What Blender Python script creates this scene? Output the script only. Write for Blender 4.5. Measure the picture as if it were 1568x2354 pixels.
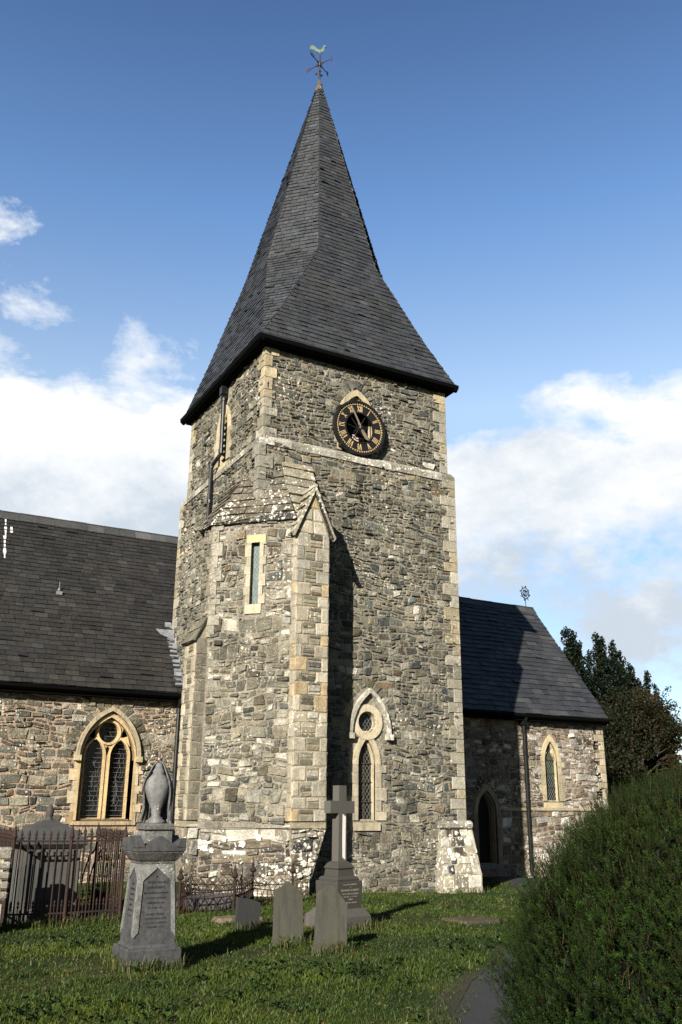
import bpy, math, random
import numpy as np
from math import sin, cos, pi, sqrt, radians, atan2
from mathutils import Vector
from mathutils.geometry import tessellate_polygon

for o in list(bpy.data.objects): bpy.data.objects.remove(o)
SC = bpy.context.scene
COL = SC.collection

# ------------------------------------------------------------------ camera
PITCH, ROLL, YAW = 0.3218, 0.0077, 0.4973
F = Vector((sin(YAW)*cos(PITCH), cos(YAW)*cos(PITCH), sin(PITCH)))
R = Vector((cos(YAW), -sin(YAW), 0)); U = R.cross(F)
R2 = R*cos(ROLL)+U*sin(ROLL); U2 = -R*sin(ROLL)+U*cos(ROLL)
cd = bpy.data.cameras.new('camera'); cam = bpy.data.objects.new('camera', cd); COL.objects.link(cam)
from mathutils import Matrix
M3 = Matrix((R2, U2, -F)).transposed()
cam.matrix_world = Matrix.Translation((-7.2362, -17.0481, 1.6)) @ M3.to_4x4()
cd.sensor_fit = 'HORIZONTAL'; cd.sensor_width = 36; cd.lens = 36*2041.96/1568
cd.clip_start = .1; cd.clip_end = 6000
SC.camera = cam

# ------------------------------------------------------------------ sky, sun, exposure
SUN_EL = radians(24); SUN_AZ = atan2(-1.2, -1.0)      # compass direction of the sun, measured from +Y towards +X
w = bpy.data.worlds.new("World"); SC.world = w; w.use_nodes = True
nt = w.node_tree; nt.nodes.clear()
def N(t, **k):
    n = nt.nodes.new(t)
    for a, b in k.items(): setattr(n, a, b)
    return n
def L(a, b): nt.links.new(a, b)
def wm(op, a, b=None, c=None, clamp=False):
    n = N('ShaderNodeMath', operation=op); n.use_clamp = clamp
    for i, v in enumerate((a, b, c)):
        if v is None: continue
        if isinstance(v, (int, float)): n.inputs[i].default_value = v
        else: L(v, n.inputs[i])
    return n.outputs[0]
def mixc_w(f, a, b):
    n = N('ShaderNodeMix', data_type='RGBA'); L(f, n.inputs['Factor']); n.inputs['A'].default_value = a; L(b, n.inputs['B']); return n.outputs['Result']
out = N('ShaderNodeOutputWorld'); bg = N('ShaderNodeBackground')
sky = N('ShaderNodeTexSky'); sky.sky_type = 'NISHITA'; sky.sun_disc = False
sky.sun_elevation = SUN_EL; sky.sun_rotation = SUN_AZ
sky.air_density = 1.0; sky.dust_density = .6; sky.ozone_density = 2.2; sky.altitude = 100
SKY_STR = 0.05
bg.inputs[1].default_value = SKY_STR
tc = N('ShaderNodeTexCoord'); sep = N('ShaderNodeSeparateXYZ'); L(tc.outputs['Generated'], sep.inputs[0])
X, Y, Z = sep.outputs
map1 = N('ShaderNodeMapping'); map1.inputs['Scale'].default_value = (1, 1, 1.7); L(tc.outputs['Generated'], map1.inputs[0])
def wnoise(scale, det, rough, off=0., dist=0.):
    n = N('ShaderNodeTexNoise'); n.inputs['Scale'].default_value = scale; n.inputs['Detail'].default_value = det
    n.inputs['Roughness'].default_value = rough; n.inputs['Distortion'].default_value = dist
    m = N('ShaderNodeMapping'); m.inputs['Location'].default_value = (off, off*.7, off*1.3); L(map1.outputs[0], m.inputs[0]); L(m.outputs[0], n.inputs[0])
    return n.outputs['Fac']
big = wnoise(3.2, 8, .62, 3.1, .3); fine = wnoise(9, 8, .62, 7.7, .2); soft = wnoise(2.4, 4, .5, 12.3)
# the cloud bank ends at about 25 degrees up, its edge billowing
h = wm('ADD', Z, wm('MULTIPLY', wm('SUBTRACT', big, .5), -.16))
h = wm('ADD', h, wm('MULTIPLY', wm('SUBTRACT', fine, .5), -.12))
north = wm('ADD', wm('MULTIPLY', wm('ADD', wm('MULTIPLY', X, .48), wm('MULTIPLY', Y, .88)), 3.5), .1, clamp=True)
dip = wm('POWER', 2.718, wm('MULTIPLY', wm('POWER', wm('DIVIDE', wm('SUBTRACT', X, .50), .085), 2.0), -1.0))
lim = wm('SUBTRACT', wm('SUBTRACT', .437, wm('MULTIPLY', dip, .035)), wm('MULTIPLY', wm('MULTIPLY', wm('SUBTRACT', X, .4), 6, clamp=True), .014))
bank = wm('MULTIPLY', wm('MULTIPLY', wm('SUBTRACT', lim, h), 38, clamp=True), north)
def blob(d, r0, r1, amt=.28):
    v = N('ShaderNodeVectorMath', operation='DISTANCE'); L(tc.outputs['Generated'], v.inputs[0]); v.inputs[1].default_value = d
    dd = wm('ADD', v.outputs['Value'], wm('MULTIPLY', wm('SUBTRACT', fine, .5), amt))
    dd = wm('ADD', dd, wm('MULTIPLY', wm('SUBTRACT', big, .5), amt*.8))
    return wm('DIVIDE', wm('SUBTRACT', r1, dd), r1-r0, clamp=True)
wisp = wm('MAXIMUM', blob((.058, .837, .543), .0, .030, .17), wm('MULTIPLY', blob((.085, .868, .489), .0, .032, .20), .75))
wisp = wm('MAXIMUM', wisp, wm('MULTIPLY', blob((.066, .886, .459), .0, .040, .2), .8))
wisp = wm('MAXIMUM', wisp, wm('MULTIPLY', blob((.225, .874, .428), .0, .045, .22), .8))
# thinner streaks lower in the bank, blue showing through
gap = wm('MULTIPLY', wm('SUBTRACT', wnoise(4.2, 7, .62, 21.0), .44), 8, clamp=True)
low = wm('MULTIPLY', wm('SUBTRACT', .325, wm('ADD', Z, wm('MULTIPLY', wm('SUBTRACT', big, .5), .10))), 18, clamp=True)
east = wm('MULTIPLY', wm('SUBTRACT', X, .36), 8, clamp=True)
gapm = wm('MULTIPLY', wm('MULTIPLY', gap, low), east)
bank = wm('SUBTRACT', bank, wm('MULTIPLY', gapm, .88), clamp=True)
mask = wm('MAXIMUM', bank, wisp)
# cloud brightness: bright upper edge, blue-grey underside
shade = wm('ADD', wm('MULTIPLY', wm('SUBTRACT', Z, .225), 4.6), wm('ADD', wm('MULTIPLY', wm('SUBTRACT', soft, .5), 2.4), wm('MULTIPLY', wm('SUBTRACT', wnoise(6.5, 9, .66, 33.), .5), 3.0)), clamp=True)
ccol = N('ShaderNodeMix', data_type='RGBA'); L(shade, ccol.inputs['Factor'])
ccol.inputs['A'].default_value = (5.4, 6.1, 6.9, 1); ccol.inputs['B'].default_value = (9.0, 9.1, 9.2, 1)
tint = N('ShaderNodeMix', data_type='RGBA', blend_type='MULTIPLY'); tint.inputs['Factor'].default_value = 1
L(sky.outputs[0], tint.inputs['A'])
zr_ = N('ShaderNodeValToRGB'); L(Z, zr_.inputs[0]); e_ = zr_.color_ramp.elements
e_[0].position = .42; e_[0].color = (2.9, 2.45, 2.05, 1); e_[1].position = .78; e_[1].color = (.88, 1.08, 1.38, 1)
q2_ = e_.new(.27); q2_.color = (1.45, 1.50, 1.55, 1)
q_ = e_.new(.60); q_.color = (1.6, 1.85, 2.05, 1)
nm_ = mixc_w(north, (.5, .5, .5, 1), zr_.outputs[0]); L(nm_, tint.inputs['B'])  # sky outside the north dimmed on purpose to weaken the fill light
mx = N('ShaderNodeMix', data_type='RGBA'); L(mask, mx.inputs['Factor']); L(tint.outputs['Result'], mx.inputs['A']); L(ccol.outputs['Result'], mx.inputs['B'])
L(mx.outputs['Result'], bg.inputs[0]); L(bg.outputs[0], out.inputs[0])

sl = bpy.data.lights.new('sun', 'SUN'); so = bpy.data.objects.new('sun', sl); COL.objects.link(so)
sl.energy = 5.0; sl.angle = radians(.5); sl.color = (1.0, .935, .82)
sd = Vector((sin(SUN_AZ)*cos(SUN_EL), cos(SUN_AZ)*cos(SUN_EL), sin(SUN_EL)))
so.rotation_euler = sd.to_track_quat('Z', 'Y').to_euler(); so.location = (-20, -20, 20)

SC.view_settings.view_transform = 'Standard'; SC.view_settings.look = 'None'
SC.view_settings.exposure = 1.25; SC.view_settings.gamma = 1

# ------------------------------------------------------------------ helpers
def newmat(name, build):
    m = bpy.data.materials.new(name); m.use_nodes = True; m.node_tree.nodes.clear()
    global nt
    keep = nt; nt = m.node_tree; build(); nt = keep
    return m
def colour_base():
    a = N('ShaderNodeAttribute', attribute_name='col'); return a.outputs['Color']
def tnoise(scale, det=4, rough=.6, vec=None, dist=0):
    n = N('ShaderNodeTexNoise'); n.inputs['Scale'].default_value = scale; n.inputs['Detail'].default_value = det
    n.inputs['Roughness'].default_value = rough; n.inputs['Distortion'].default_value = dist
    if vec is None:
        t = N('ShaderNodeTexCoord'); vec = t.outputs['Object']
    L(vec, n.inputs['Vector']); return n.outputs['Fac']
def mixc(fac, a, b, blend='MIX'):
    n = N('ShaderNodeMix', data_type='RGBA', blend_type=blend)
    if isinstance(fac, (int, float)): n.inputs['Factor'].default_value = fac
    else: L(fac, n.inputs['Factor'])
    for k, v in (('A', a), ('B', b)):
        if isinstance(v, tuple): n.inputs[k].default_value = v if len(v) == 4 else v+(1,)
        else: L(v, n.inputs[k])
    return n.outputs['Result']
def finish(col, rough, bump=None, dist=.02, strength=1., metal=0., spec=.3, extra=None):
    b = N('ShaderNodeBsdfPrincipled'); o = N('ShaderNodeOutputMaterial')
    if isinstance(col, tuple): b.inputs['Base Color'].default_value = col+(1,)
    else: L(col, b.inputs['Base Color'])
    if isinstance(rough, (int, float)): b.inputs['Roughness'].default_value = rough
    else: L(rough, b.inputs['Roughness'])
    b.inputs['Metallic'].default_value = metal; b.inputs['Specular IOR Level'].default_value = spec
    if bump is not None:
        bn = N('ShaderNodeBump'); bn.inputs['Distance'].default_value = dist; bn.inputs['Strength'].default_value = strength
        L(bump, bn.inputs['Height']); L(bn.outputs[0], b.inputs['Normal'])
    if extra: extra(b)
    L(b.outputs[0], o.inputs[0]); return b

def stone_mat(name, lichen=.5, s=1.0, bumpd=.02, contrast=.8, lcol=(.62, .58, .50), streak=0., rough=.9):
    def b():
        t = N('ShaderNodeTexCoord').outputs['Object']
        c = colour_base()
        n1 = tnoise(5*s, 6, .7, t); n2 = tnoise(38*s, 5, .7, t); n3 = tnoise(.8*s, 3, .5, t)
        f = wm('ADD', wm('MULTIPLY', wm('SUBTRACT', n1, .5), contrast*1.6), wm('MULTIPLY', wm('SUBTRACT', n2, .5), contrast*2.4))
        mpl = N('ShaderNodeMapping'); mpl.inputs['Scale'].default_value = (1, 1, .4); L(t, mpl.inputs[0])
        f = wm('ADD', f, wm('MULTIPLY', wm('SUBTRACT', tnoise(1.5*s, 5, .6, mpl.outputs[0], .3), .5), contrast*1.3))
        f = wm('MAXIMUM', wm('ADD', f, 1.0), .12)
        vm = N('ShaderNodeVectorMath', operation='SCALE'); L(c, vm.inputs[0]); L(f, vm.inputs['Scale'])
        col = vm.outputs[0]
        # lichen: scattered pale crusts, denser in some areas
        v = N('ShaderNodeTexVoronoi'); v.inputs['Scale'].default_value = 16*s; v.inputs['Randomness'].default_value = 1
        nn = N('ShaderNodeTexNoise'); nn.inputs['Scale'].default_value = 14*s; nn.inputs['Detail'].default_value = 5; nn.inputs['Roughness'].default_value = .7; L(t, nn.inputs['Vector'])
        sb = N('ShaderNodeVectorMath', operation='MULTIPLY_ADD'); L(nn.outputs['Color'], sb.inputs[0]); sb.inputs[1].default_value = (.16/s,)*3; L(t, sb.inputs[2]); L(sb.outputs[0], v.inputs['Vector'])
        vsep = N('ShaderNodeSeparateColor'); L(v.outputs['Color'], vsep.inputs[0])
        size = wm('MULTIPLY', vsep.outputs[0], wm('MULTIPLY', wm('SUBTRACT', n3, .60-.22*lichen), 4*lichen, clamp=True))
        l1 = wm('MULTIPLY', wm('SUBTRACT', wm('MULTIPLY', size, .62), v.outputs['Distance']), 7, clamp=True)
        l2 = wm('MULTIPLY', wm('SUBTRACT', tnoise(17*s, 8, .84, t, .6), .655-.085*lichen), 12, clamp=True)
        lm = wm('MAXIMUM', l1, wm('MULTIPLY', l2, .75))
        col = mixc(wm('MULTIPLY', lm, min(1, lichen*1.6)), col, lcol)
        if streak > 0:
            mp = N('ShaderNodeMapping'); mp.inputs['Scale'].default_value = (9, 9, .7); L(t, mp.inputs[0])
            sn = tnoise(1.6, 5, .6, mp.outputs[0])
            col = mixc(wm('MULTIPLY', wm('MULTIPLY', wm('SUBTRACT', sn, .5), 6, clamp=True), streak), col, (.035, .034, .03))
        bmp = wm('ADD', wm('MULTIPLY', tnoise(14*s, 7, .7, t, .4), 1.0), wm('MULTIPLY', n2, .5))
        finish(col, rough, bmp, bumpd, 1.0, spec=.2)
    return newmat(name, b)

M_RUBBLE = stone_mat('rubble', .85, 1.0, .06, 1.15)
M_MORTAR = stone_mat('mortar', .35, 1.0, .02, .7)
M_DRESSED = stone_mat('dressed_stone', .9, 1.3, .022, .75, (.55, .52, .43))
M_CLEAN = stone_mat('sandstone', .38, 1.4, .014, .62, (.56, .52, .42), streak=.38)
M_LICHEN = stone_mat('lichened_stone', 1.15, .8, .03, .8, (.66, .63, .55))
M_GRANITE = stone_mat('granite', .22, 4.2, .003, 1.15, (.30, .30, .29), rough=.6)
M_GRANITE_W = stone_mat('weathered_granite', .8, 3.2, .009, 1.3, (.40, .40, .38), rough=.65)
M_SLATEST = stone_mat('slate_headstone', .12, 1.2, .003, .30, (.28, .27, .22), streak=.75, rough=.7)
M_MARBLE = stone_mat('white_marble', .0, 1.5, .003, .12, streak=.12)
M_EARTH = stone_mat('earth', .0, 1.5, .04, .7)

def slate_build():
    t = N('ShaderNodeTexCoord').outputs['Object']
    c = colour_base()
    n1 = tnoise(1.3, 5, .65, t); n2 = tnoise(22, 6, .7, t); n3 = tnoise(55, 3, .6, t)
    f = wm('MAXIMUM', wm('ADD', wm('ADD', wm('MULTIPLY', wm('SUBTRACT', n1, .5), 1.2), wm('MULTIPLY', wm('SUBTRACT', n2, .5), 1.8)), 1.0), .2)
    vm = N('ShaderNodeVectorMath', operation='SCALE'); L(c, vm.inputs[0]); L(f, vm.inputs['Scale'])
    col = vm.outputs[0]
    moss = wm('MULTIPLY', wm('MULTIPLY', wm('SUBTRACT', tnoise(.9, 4, .6, t), .52), 5, clamp=True), wm('MULTIPLY', wm('SUBTRACT', n2, .45), 4, clamp=True))
    col = mixc(wm('MULTIPLY', moss, .6), col, (.052, .046, .026))
    sp = wm('MULTIPLY', wm('SUBTRACT', tnoise(34, 6, .8, t), .625), 11, clamp=True)
    col = mixc(wm('MULTIPLY', sp, .75), col, (.26, .27, .27))
    finish(col, wm('ADD', wm('MULTIPLY', n2, .4), .35), wm('ADD', n2, wm('MULTIPLY', n3, .3)), .009, 1.0, spec=.30)
M_SLATE = newmat('roof_slate', slate_build)

def simple(name, col, rough, metal=0, spec=.4, var=.0, sc=20, bumpd=0.):
    def b():
        c = colour_base() if col is None else col
        if var > 0:
            n = tnoise(sc, 5, .65)
            if col is not None:
                rgb = N('ShaderNodeRGB'); rgb.outputs[0].default_value = col+(1,); c = rgb.outputs[0]
            vm = N('ShaderNodeVectorMath', operation='SCALE'); L(c, vm.inputs[0]); L(wm('ADD', wm('MULTIPLY', wm('SUBTRACT', n, .5), 2*var), 1.0), vm.inputs['Scale'])
            c = vm.outputs[0]
            finish(c, rough, n if bumpd else None, bumpd or .01, 1, metal, spec)
        else: finish(c, rough, None, metal=metal, spec=spec)
    return newmat(name, b)
M_IRON = simple('black_iron', (.006, .0065, .007), .36, 0, .4, .3, 30, .002)
M_GUTTER = simple('black_gutter', (.002, .002, .0022), .85, 0, .04)
M_LEAD = simple('lead', (.15, .16, .175), .6, 0, .25, .9, 9, .006)
def rust_build():
    t = N('ShaderNodeTexCoord').outputs['Object']
    n = tnoise(30, 6, .7, t); n2 = tnoise(4, 4, .6, t)
    col = mixc(wm('MULTIPLY', wm('SUBTRACT', n2, .35), 3, clamp=True), (.012, .009, .008), (.034, .015, .009))
    col = mixc(wm('MULTIPLY', wm('SUBTRACT', n, .55), 5, clamp=True), col, (.010, .008, .007))
    finish(col, .8, n, .004, 1, spec=.25)
M_RUST = newmat('rusty_iron', rust_build)
M_VANEIRON = simple('vane_iron', (.030, .012, .010), .55, 0, .4)
M_COPPER = simple('verdigris_copper', (.09, .135, .10), .75, 0, .2, .6, 14)
M_GOLD = simple('gilding', (.46, .34, .17), .42, 0, .5, .25, 30)
M_CLOCK = simple('clock_black', (.010, .009, .009), .45, 0, .4)
M_HAND = simple('clock_hand', (.16, .13, .09), .6, 0, .3)
M_DARK = simple('opening_shade', (.006, .006, .006), .95, 0, .05)
M_CAME = simple('lead_came', (.12, .125, .125), .5, 0, .4)
M_BARS = simple('window_bars', (.05, .03, .02), .7, 0, .3)
M_DOOR = simple('door_wood', (.010, .008, .006), .7, 0, .2, .4, 8)
M_LETTER = simple('cut_lettering', (.012, .011, .011), .7, 0, .2)
M_LETTERL = simple('pale_lettering', (.28, .25, .20), .8, 0, .2)
M_BOARD = simple('boards', (.46, .36, .32), .8, 0, .2, .35, 16)
def glass_build(c1, c2, sc, rough=.18):
    def b():
        t = N('ShaderNodeTexCoord').outputs['Object']
        mp = N('ShaderNodeMapping'); mp.inputs['Scale'].default_value = (1, 1, .35); L(t, mp.inputs[0])
        n = tnoise(sc, 4, .6, mp.outputs[0])
        col = mixc(wm('MULTIPLY', wm('SUBTRACT', n, .52), 6, clamp=True), c1, c2)
        finish(col, rough, tnoise(9, 2, .5, t), .004, 1, spec=.5)
    return b
M_GLASS = newmat('old_green_glass', glass_build((.004, .006, .004), (.018, .045, .008), 3.5))
M_GLASSD = newmat('dark_glass', glass_build((.006, .006, .007), (.02, .02, .022), 5))
M_GLASSB = newmat('pale_glass', glass_build((.045, .08, .075), (.12, .17, .155), 7, .3))

ALB = .78     # overall trim of the base colours so shadows go darker under the raised exposure
class MB:
    """collects geometry in numpy chunks and links it as one mesh object"""
    def __init__(s): s.v = []; s.f = []; s.c = []; s.n = 0
    def add(s, verts, faces, col=(.3, .3, .3)):
        verts = np.asarray(verts, float).reshape(-1, 3); k = len(verts)
        s.v.append(verts)
        for f in faces: s.f.append(tuple(i+s.n for i in f))
        c = np.asarray(col, float)
        if c.ndim == 1: c = np.tile(c[:3], (k, 1))
        s.c.append(c[:, :3]); s.n += k
    def box(s, x0, y0, z0, x1, y1, z1, col=(.3, .3, .3), top=None):
        """box, with optional inset of the top"""
        t = top or (0, 0, 0, 0)
        v = [(x0, y0, z0), (x1, y0, z0), (x1, y1, z0), (x0, y1, z0), (x0+t[0], y0+t[1], z1), (x1-t[2], y0+t[1], z1), (x1-t[2], y1-t[3], z1), (x0+t[0], y1-t[3], z1)]
        s.add(v, [(0, 3, 2, 1), (4, 5, 6, 7), (0, 1, 5, 4), (1, 2, 6, 5), (2, 3, 7, 6), (3, 0, 4, 7)], col)
    def rbox(s, x0, y0, z0, x1, y1, z1, b=.01, col=(.3, .3, .3), rnd=None):
        """box with chamfered edges"""
        xs = [x0, x0+b, x1-b, x1]; ys = [y0, y0+b, y1-b, y1]; zs = [z0, z0+b, z1-b, z1]
        v = []
        for (i, j, k) in CH: v.append((xs[i], ys[j], zs[k]))
        s.add(v, CHF, col)
    def tube(s, pts, r, seg=8, col=(.3, .3, .3), caps=True):
        pts = [Vector(p) for p in pts]; rr = r if isinstance(r, (list, tuple)) else [r]*len(pts)
        v = []; f = []
        for i, p in enumerate(pts):
            a = pts[max(i-1, 0)]; b = pts[min(i+1, len(pts)-1)]; d = (b-a).normalized()
            x = d.orthogonal().normalized() if i == 0 else (x-d*x.dot(d)).normalized()
            y = d.cross(x)
            for k in range(seg):
                an = 2*pi*k/seg; v.append(p+(x*cos(an)+y*sin(an))*rr[i])
        for i in range(len(pts)-1):
            for k in range(seg):
                k2 = (k+1) % seg; f.append((i*seg+k, i*seg+k2, (i+1)*seg+k2, (i+1)*seg+k))
        if caps: f.append(tuple(range(seg))[::-1]); f.append(tuple((len(pts)-1)*seg+k for k in range(seg)))
        s.add([tuple(q) for q in v], f, col)
    def lathe(s, prof, c, seg=16, col=(.3, .3, .3), sq=None):
        v = []; f = []
        for (r, z) in prof:
            for k in range(seg):
                a = 2*pi*k/seg + (pi/4 if seg == 4 else pi/seg)
                v.append((c[0]+r*cos(a), c[1]+r*sin(a), c[2]+z))
        n = len(prof)
        for i in range(n-1):
            for k in range(seg):
                k2 = (k+1) % seg; f.append((i*seg+k, i*seg+k2, (i+1)*seg+k2, (i+1)*seg+k))
        f.append(tuple(range(seg))[::-1]); f.append(tuple((n-1)*seg+k for k in range(seg)))
        s.add(v, f, col)
    def loft(s, rings, col=(.3, .3, .3)):
        """rings of equal vertex count"""
        m = len(rings[0]); v = [p for r in rings for p in r]; f = []
        for i in range(len(rings)-1):
            for k in range(m):
                k2 = (k+1) % m; f.append((i*m+k, i*m+k2, (i+1)*m+k2, (i+1)*m+k))
        f.append(tuple(range(m))[::-1]); f.append(tuple((len(rings)-1)*m+k for k in range(m)))
        s.add(v, f, col)
    def shape(s, fr, loops, h0, h1, col=(.3, .3, .3), back=True):
        """flat outline with holes in frame fr, between heights h0 (back) and h1 (front)"""
        loops = [list(l) for l in loops]
        flat = [p for l in loops for p in l]; n = len(flat)
        tris = tessellate_polygon([[Vector((a, b, 0)) for a, b in l] for l in loops])
        v = [fr(a, b, h1) for a, b in flat]+[fr(a, b, h0) for a, b in flat]
        f = []
        for t in tris:
            f.append(tuple(t))
            if back: f.append(tuple(i+n for i in t[::-1]))
        o = 0
        for l in loops:
            m = len(l)
            for i in range(m):
                j = (i+1) % m; f.append((o+i, o+j, n+o+j, n+o+i))
            o += m
        s.add(v, f, col)
    def build(s, name, mat, parent=None, smooth=False, recalc=False):
        me = bpy.data.meshes.new(name)
        V = np.concatenate(s.v); C = np.concatenate(s.c)*ALB
        me.from_pydata(V.tolist(), [], s.f)
        ca = me.color_attributes.new('col', 'FLOAT_COLOR', 'POINT')
        ca.data.foreach_set('color', np.concatenate([C, np.ones((len(C), 1))], 1).ravel())
        me.materials.append(mat)
        if recalc:
            import bmesh
            bm = bmesh.new(); bm.from_mesh(me); bmesh.ops.recalc_face_normals(bm, faces=bm.faces); bm.to_mesh(me); bm.free()
        if smooth: me.polygons.foreach_set('use_smooth', [True]*len(me.polygons))
        me.update()
        o = bpy.data.objects.new(name, me); COL.objects.link(o)
        if parent: o.parent = parent
        return o
def _ch():
    idx = {}; vs = []
    for i in range(4):
        for j in range(4):
            for k in range(4):
                e = [a in (0, 3) for a in (i, j, k)]
                if sum(e) == 1: idx[(i, j, k)] = len(vs); vs.append((i, j, k))
    f = []
    def q(*a): f.append(tuple(idx[x] for x in a))
    for s0 in (0, 3):
        a = [(s0, 1, 1), (s0, 2, 1), (s0, 2, 2), (s0, 1, 2)]; q(*(a if s0 == 3 else a[::-1]))
        a = [(1, s0, 1), (2, s0, 1), (2, s0, 2), (1, s0, 2)]; q(*(a[::-1] if s0 == 3 else a))
        a = [(1, 1, s0), (2, 1, s0), (2, 2, s0), (1, 2, s0)]; q(*(a if s0 == 3 else a[::-1]))
    for a in (0, 3):
        ia = 1 if a == 0 else 2
        for b in (0, 3):
            ib = 1 if b == 0 else 2
            q((a, ib, 1), (a, ib, 2), (ia, b, 2), (ia, b, 1))
            q((a, 1, ib), (a, 2, ib), (ia, 2, b), (ia, 1, b))
            q((1, a, ib), (2, a, ib), (2, ia, b), (1, ia, b))
            for c in (0, 3):
                ic = 1 if c == 0 else 2
                q((a, ib, ic), (ia, b, ic), (ia, ib, c))
    return vs, f
CH, CHF = _ch()

def empty(name, loc=(0, 0, 0)):
    o = bpy.data.objects.new(name, None); COL.objects.link(o); o.location = loc; o.empty_display_size = .2
    return o
def tag(o, label=None, cat=None, group=None, kind=None):
    if label: o['label'] = label
    if cat: o['category'] = cat
    if group: o['group'] = group
    if kind: o['kind'] = kind
    return o

# frames: (u, v, h) -> world; h is outward
def fr_south(y0): return lambda u, v, h=0: (u, y0-h, v)
def fr_west(x0): return lambda u, v, h=0: (x0-h, u, v)
def fr_east(x0): return lambda u, v, h=0: (x0+h, u, v)
def fr_gen(o, Ud, Vd):
    o = np.array(o, float); Ud = np.array(Ud, float); Ud /= np.linalg.norm(Ud); Vd = np.array(Vd, float); Vd /= np.linalg.norm(Vd)
    Nn = np.cross(Ud, Vd); Nn /= np.linalg.norm(Nn)
    return lambda u, v, h=0: tuple(o+Ud*u+Vd*v+Nn*h)
def gz(x, y):
    return -.022*max(0., x-1) + .02*sin(x*1.3+y*.7)*.6 + .012*sin(x*.6-y*1.9)

# ------------------------------------------------------------------ rubble masonry
def scan(poly, v):
    xs = []
    n = len(poly)
    for i in range(n):
        (x0, y0), (x1, y1) = poly[i], poly[(i+1) % n]
        if (y0 <= v < y1) or (y1 <= v < y0): xs.append(x0+(x1-x0)*(v-y0)/(y1-y0))
    xs.sort(); return [(xs[i], xs[i+1]) for i in range(0, len(xs)-1, 2)]
def spans(outer, holes, v0, v1):
    a = scan(outer, v0+1e-4); b = scan(outer, v1-1e-4)
    if not a or not b: return []
    res = []
    for s in a:
        for t in b:
            lo, hi = max(s[0], t[0]), min(s[1], t[1])
            if hi-lo > .04: res.append((lo, hi))
    for h in holes:
        cut = []
        for k in range(6): cut += scan(h, v0+(v1-v0)*(k+.01)/5.05)
        if not cut: continue
        # union per connected group
        cut.sort(); groups = [list(cut[0])]
        for c in cut[1:]:
            if c[0] <= groups[-1][1]: groups[-1][1] = max(groups[-1][1], c[1])
            else: groups.append(list(c))
        for g in groups:
            nr = []
            for s in res:
                if g[1] <= s[0] or g[0] >= s[1]: nr.append(s); continue
                if g[0]-s[0] > .04: nr.append((s[0], g[0]))
                if s[1]-g[1] > .04: nr.append((g[1], s[1]))
            res = nr
    return res
PAL_DARK = [((.185, .178, .142), 5), ((.145, .147, .128), 5), ((.225, .215, .170), 4), ((.100, .104, .094), 2.2), ((.270, .250, .190), 3), ((.165, .130, .092), .5), ((.38, .365, .305), 1.3), ((.56, .53, .46), .35)]
PAL_LIGHT = [((.22, .205, .160), 5), ((.265, .248, .195), 5), ((.165, .160, .132), 3), ((.33, .305, .235), 4), ((.12, .118, .100), 1.6), ((.22, .170, .115), .5), ((.48, .45, .38), 1.5), ((.60, .57, .50), .5)]
PAL_BASE = [((.12, .105, .085), 5), ((.085, .08, .068), 3), ((.17, .15, .12), 3), ((.40, .37, .32), 1.2), ((.60, .58, .52), 1.2)]
PAL_CHANC = [((.23, .205, .165), 4), ((.18, .168, .145), 3), ((.33, .295, .235), 3), ((.13, .115, .10), 1.2), ((.50, .47, .43), 2.4), ((.62, .60, .56), 1.4), ((.25, .16, .10), .8)]
def pick(rnd, pal):
    t = rnd.random()*sum(p[1] for p in pal)
    for c, w_ in pal:
        t -= w_
        if t <= 0: break
    k = rnd.uniform(.60, 1.28)*.80; j = rnd.uniform(-.008, .012)
    return (max(.01, c[0]*k*1.0+j), max(.01, c[1]*k*1.0), max(.01, c[2]*k*.98-j))
class Stones:
    def __init__(s): s.q = []; s.c = []; s.h = []; s.fr = None; s.runs = []
    def put(s, q, c, h): s.q.append(q); s.c.append(c); s.h.append(h)
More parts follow.
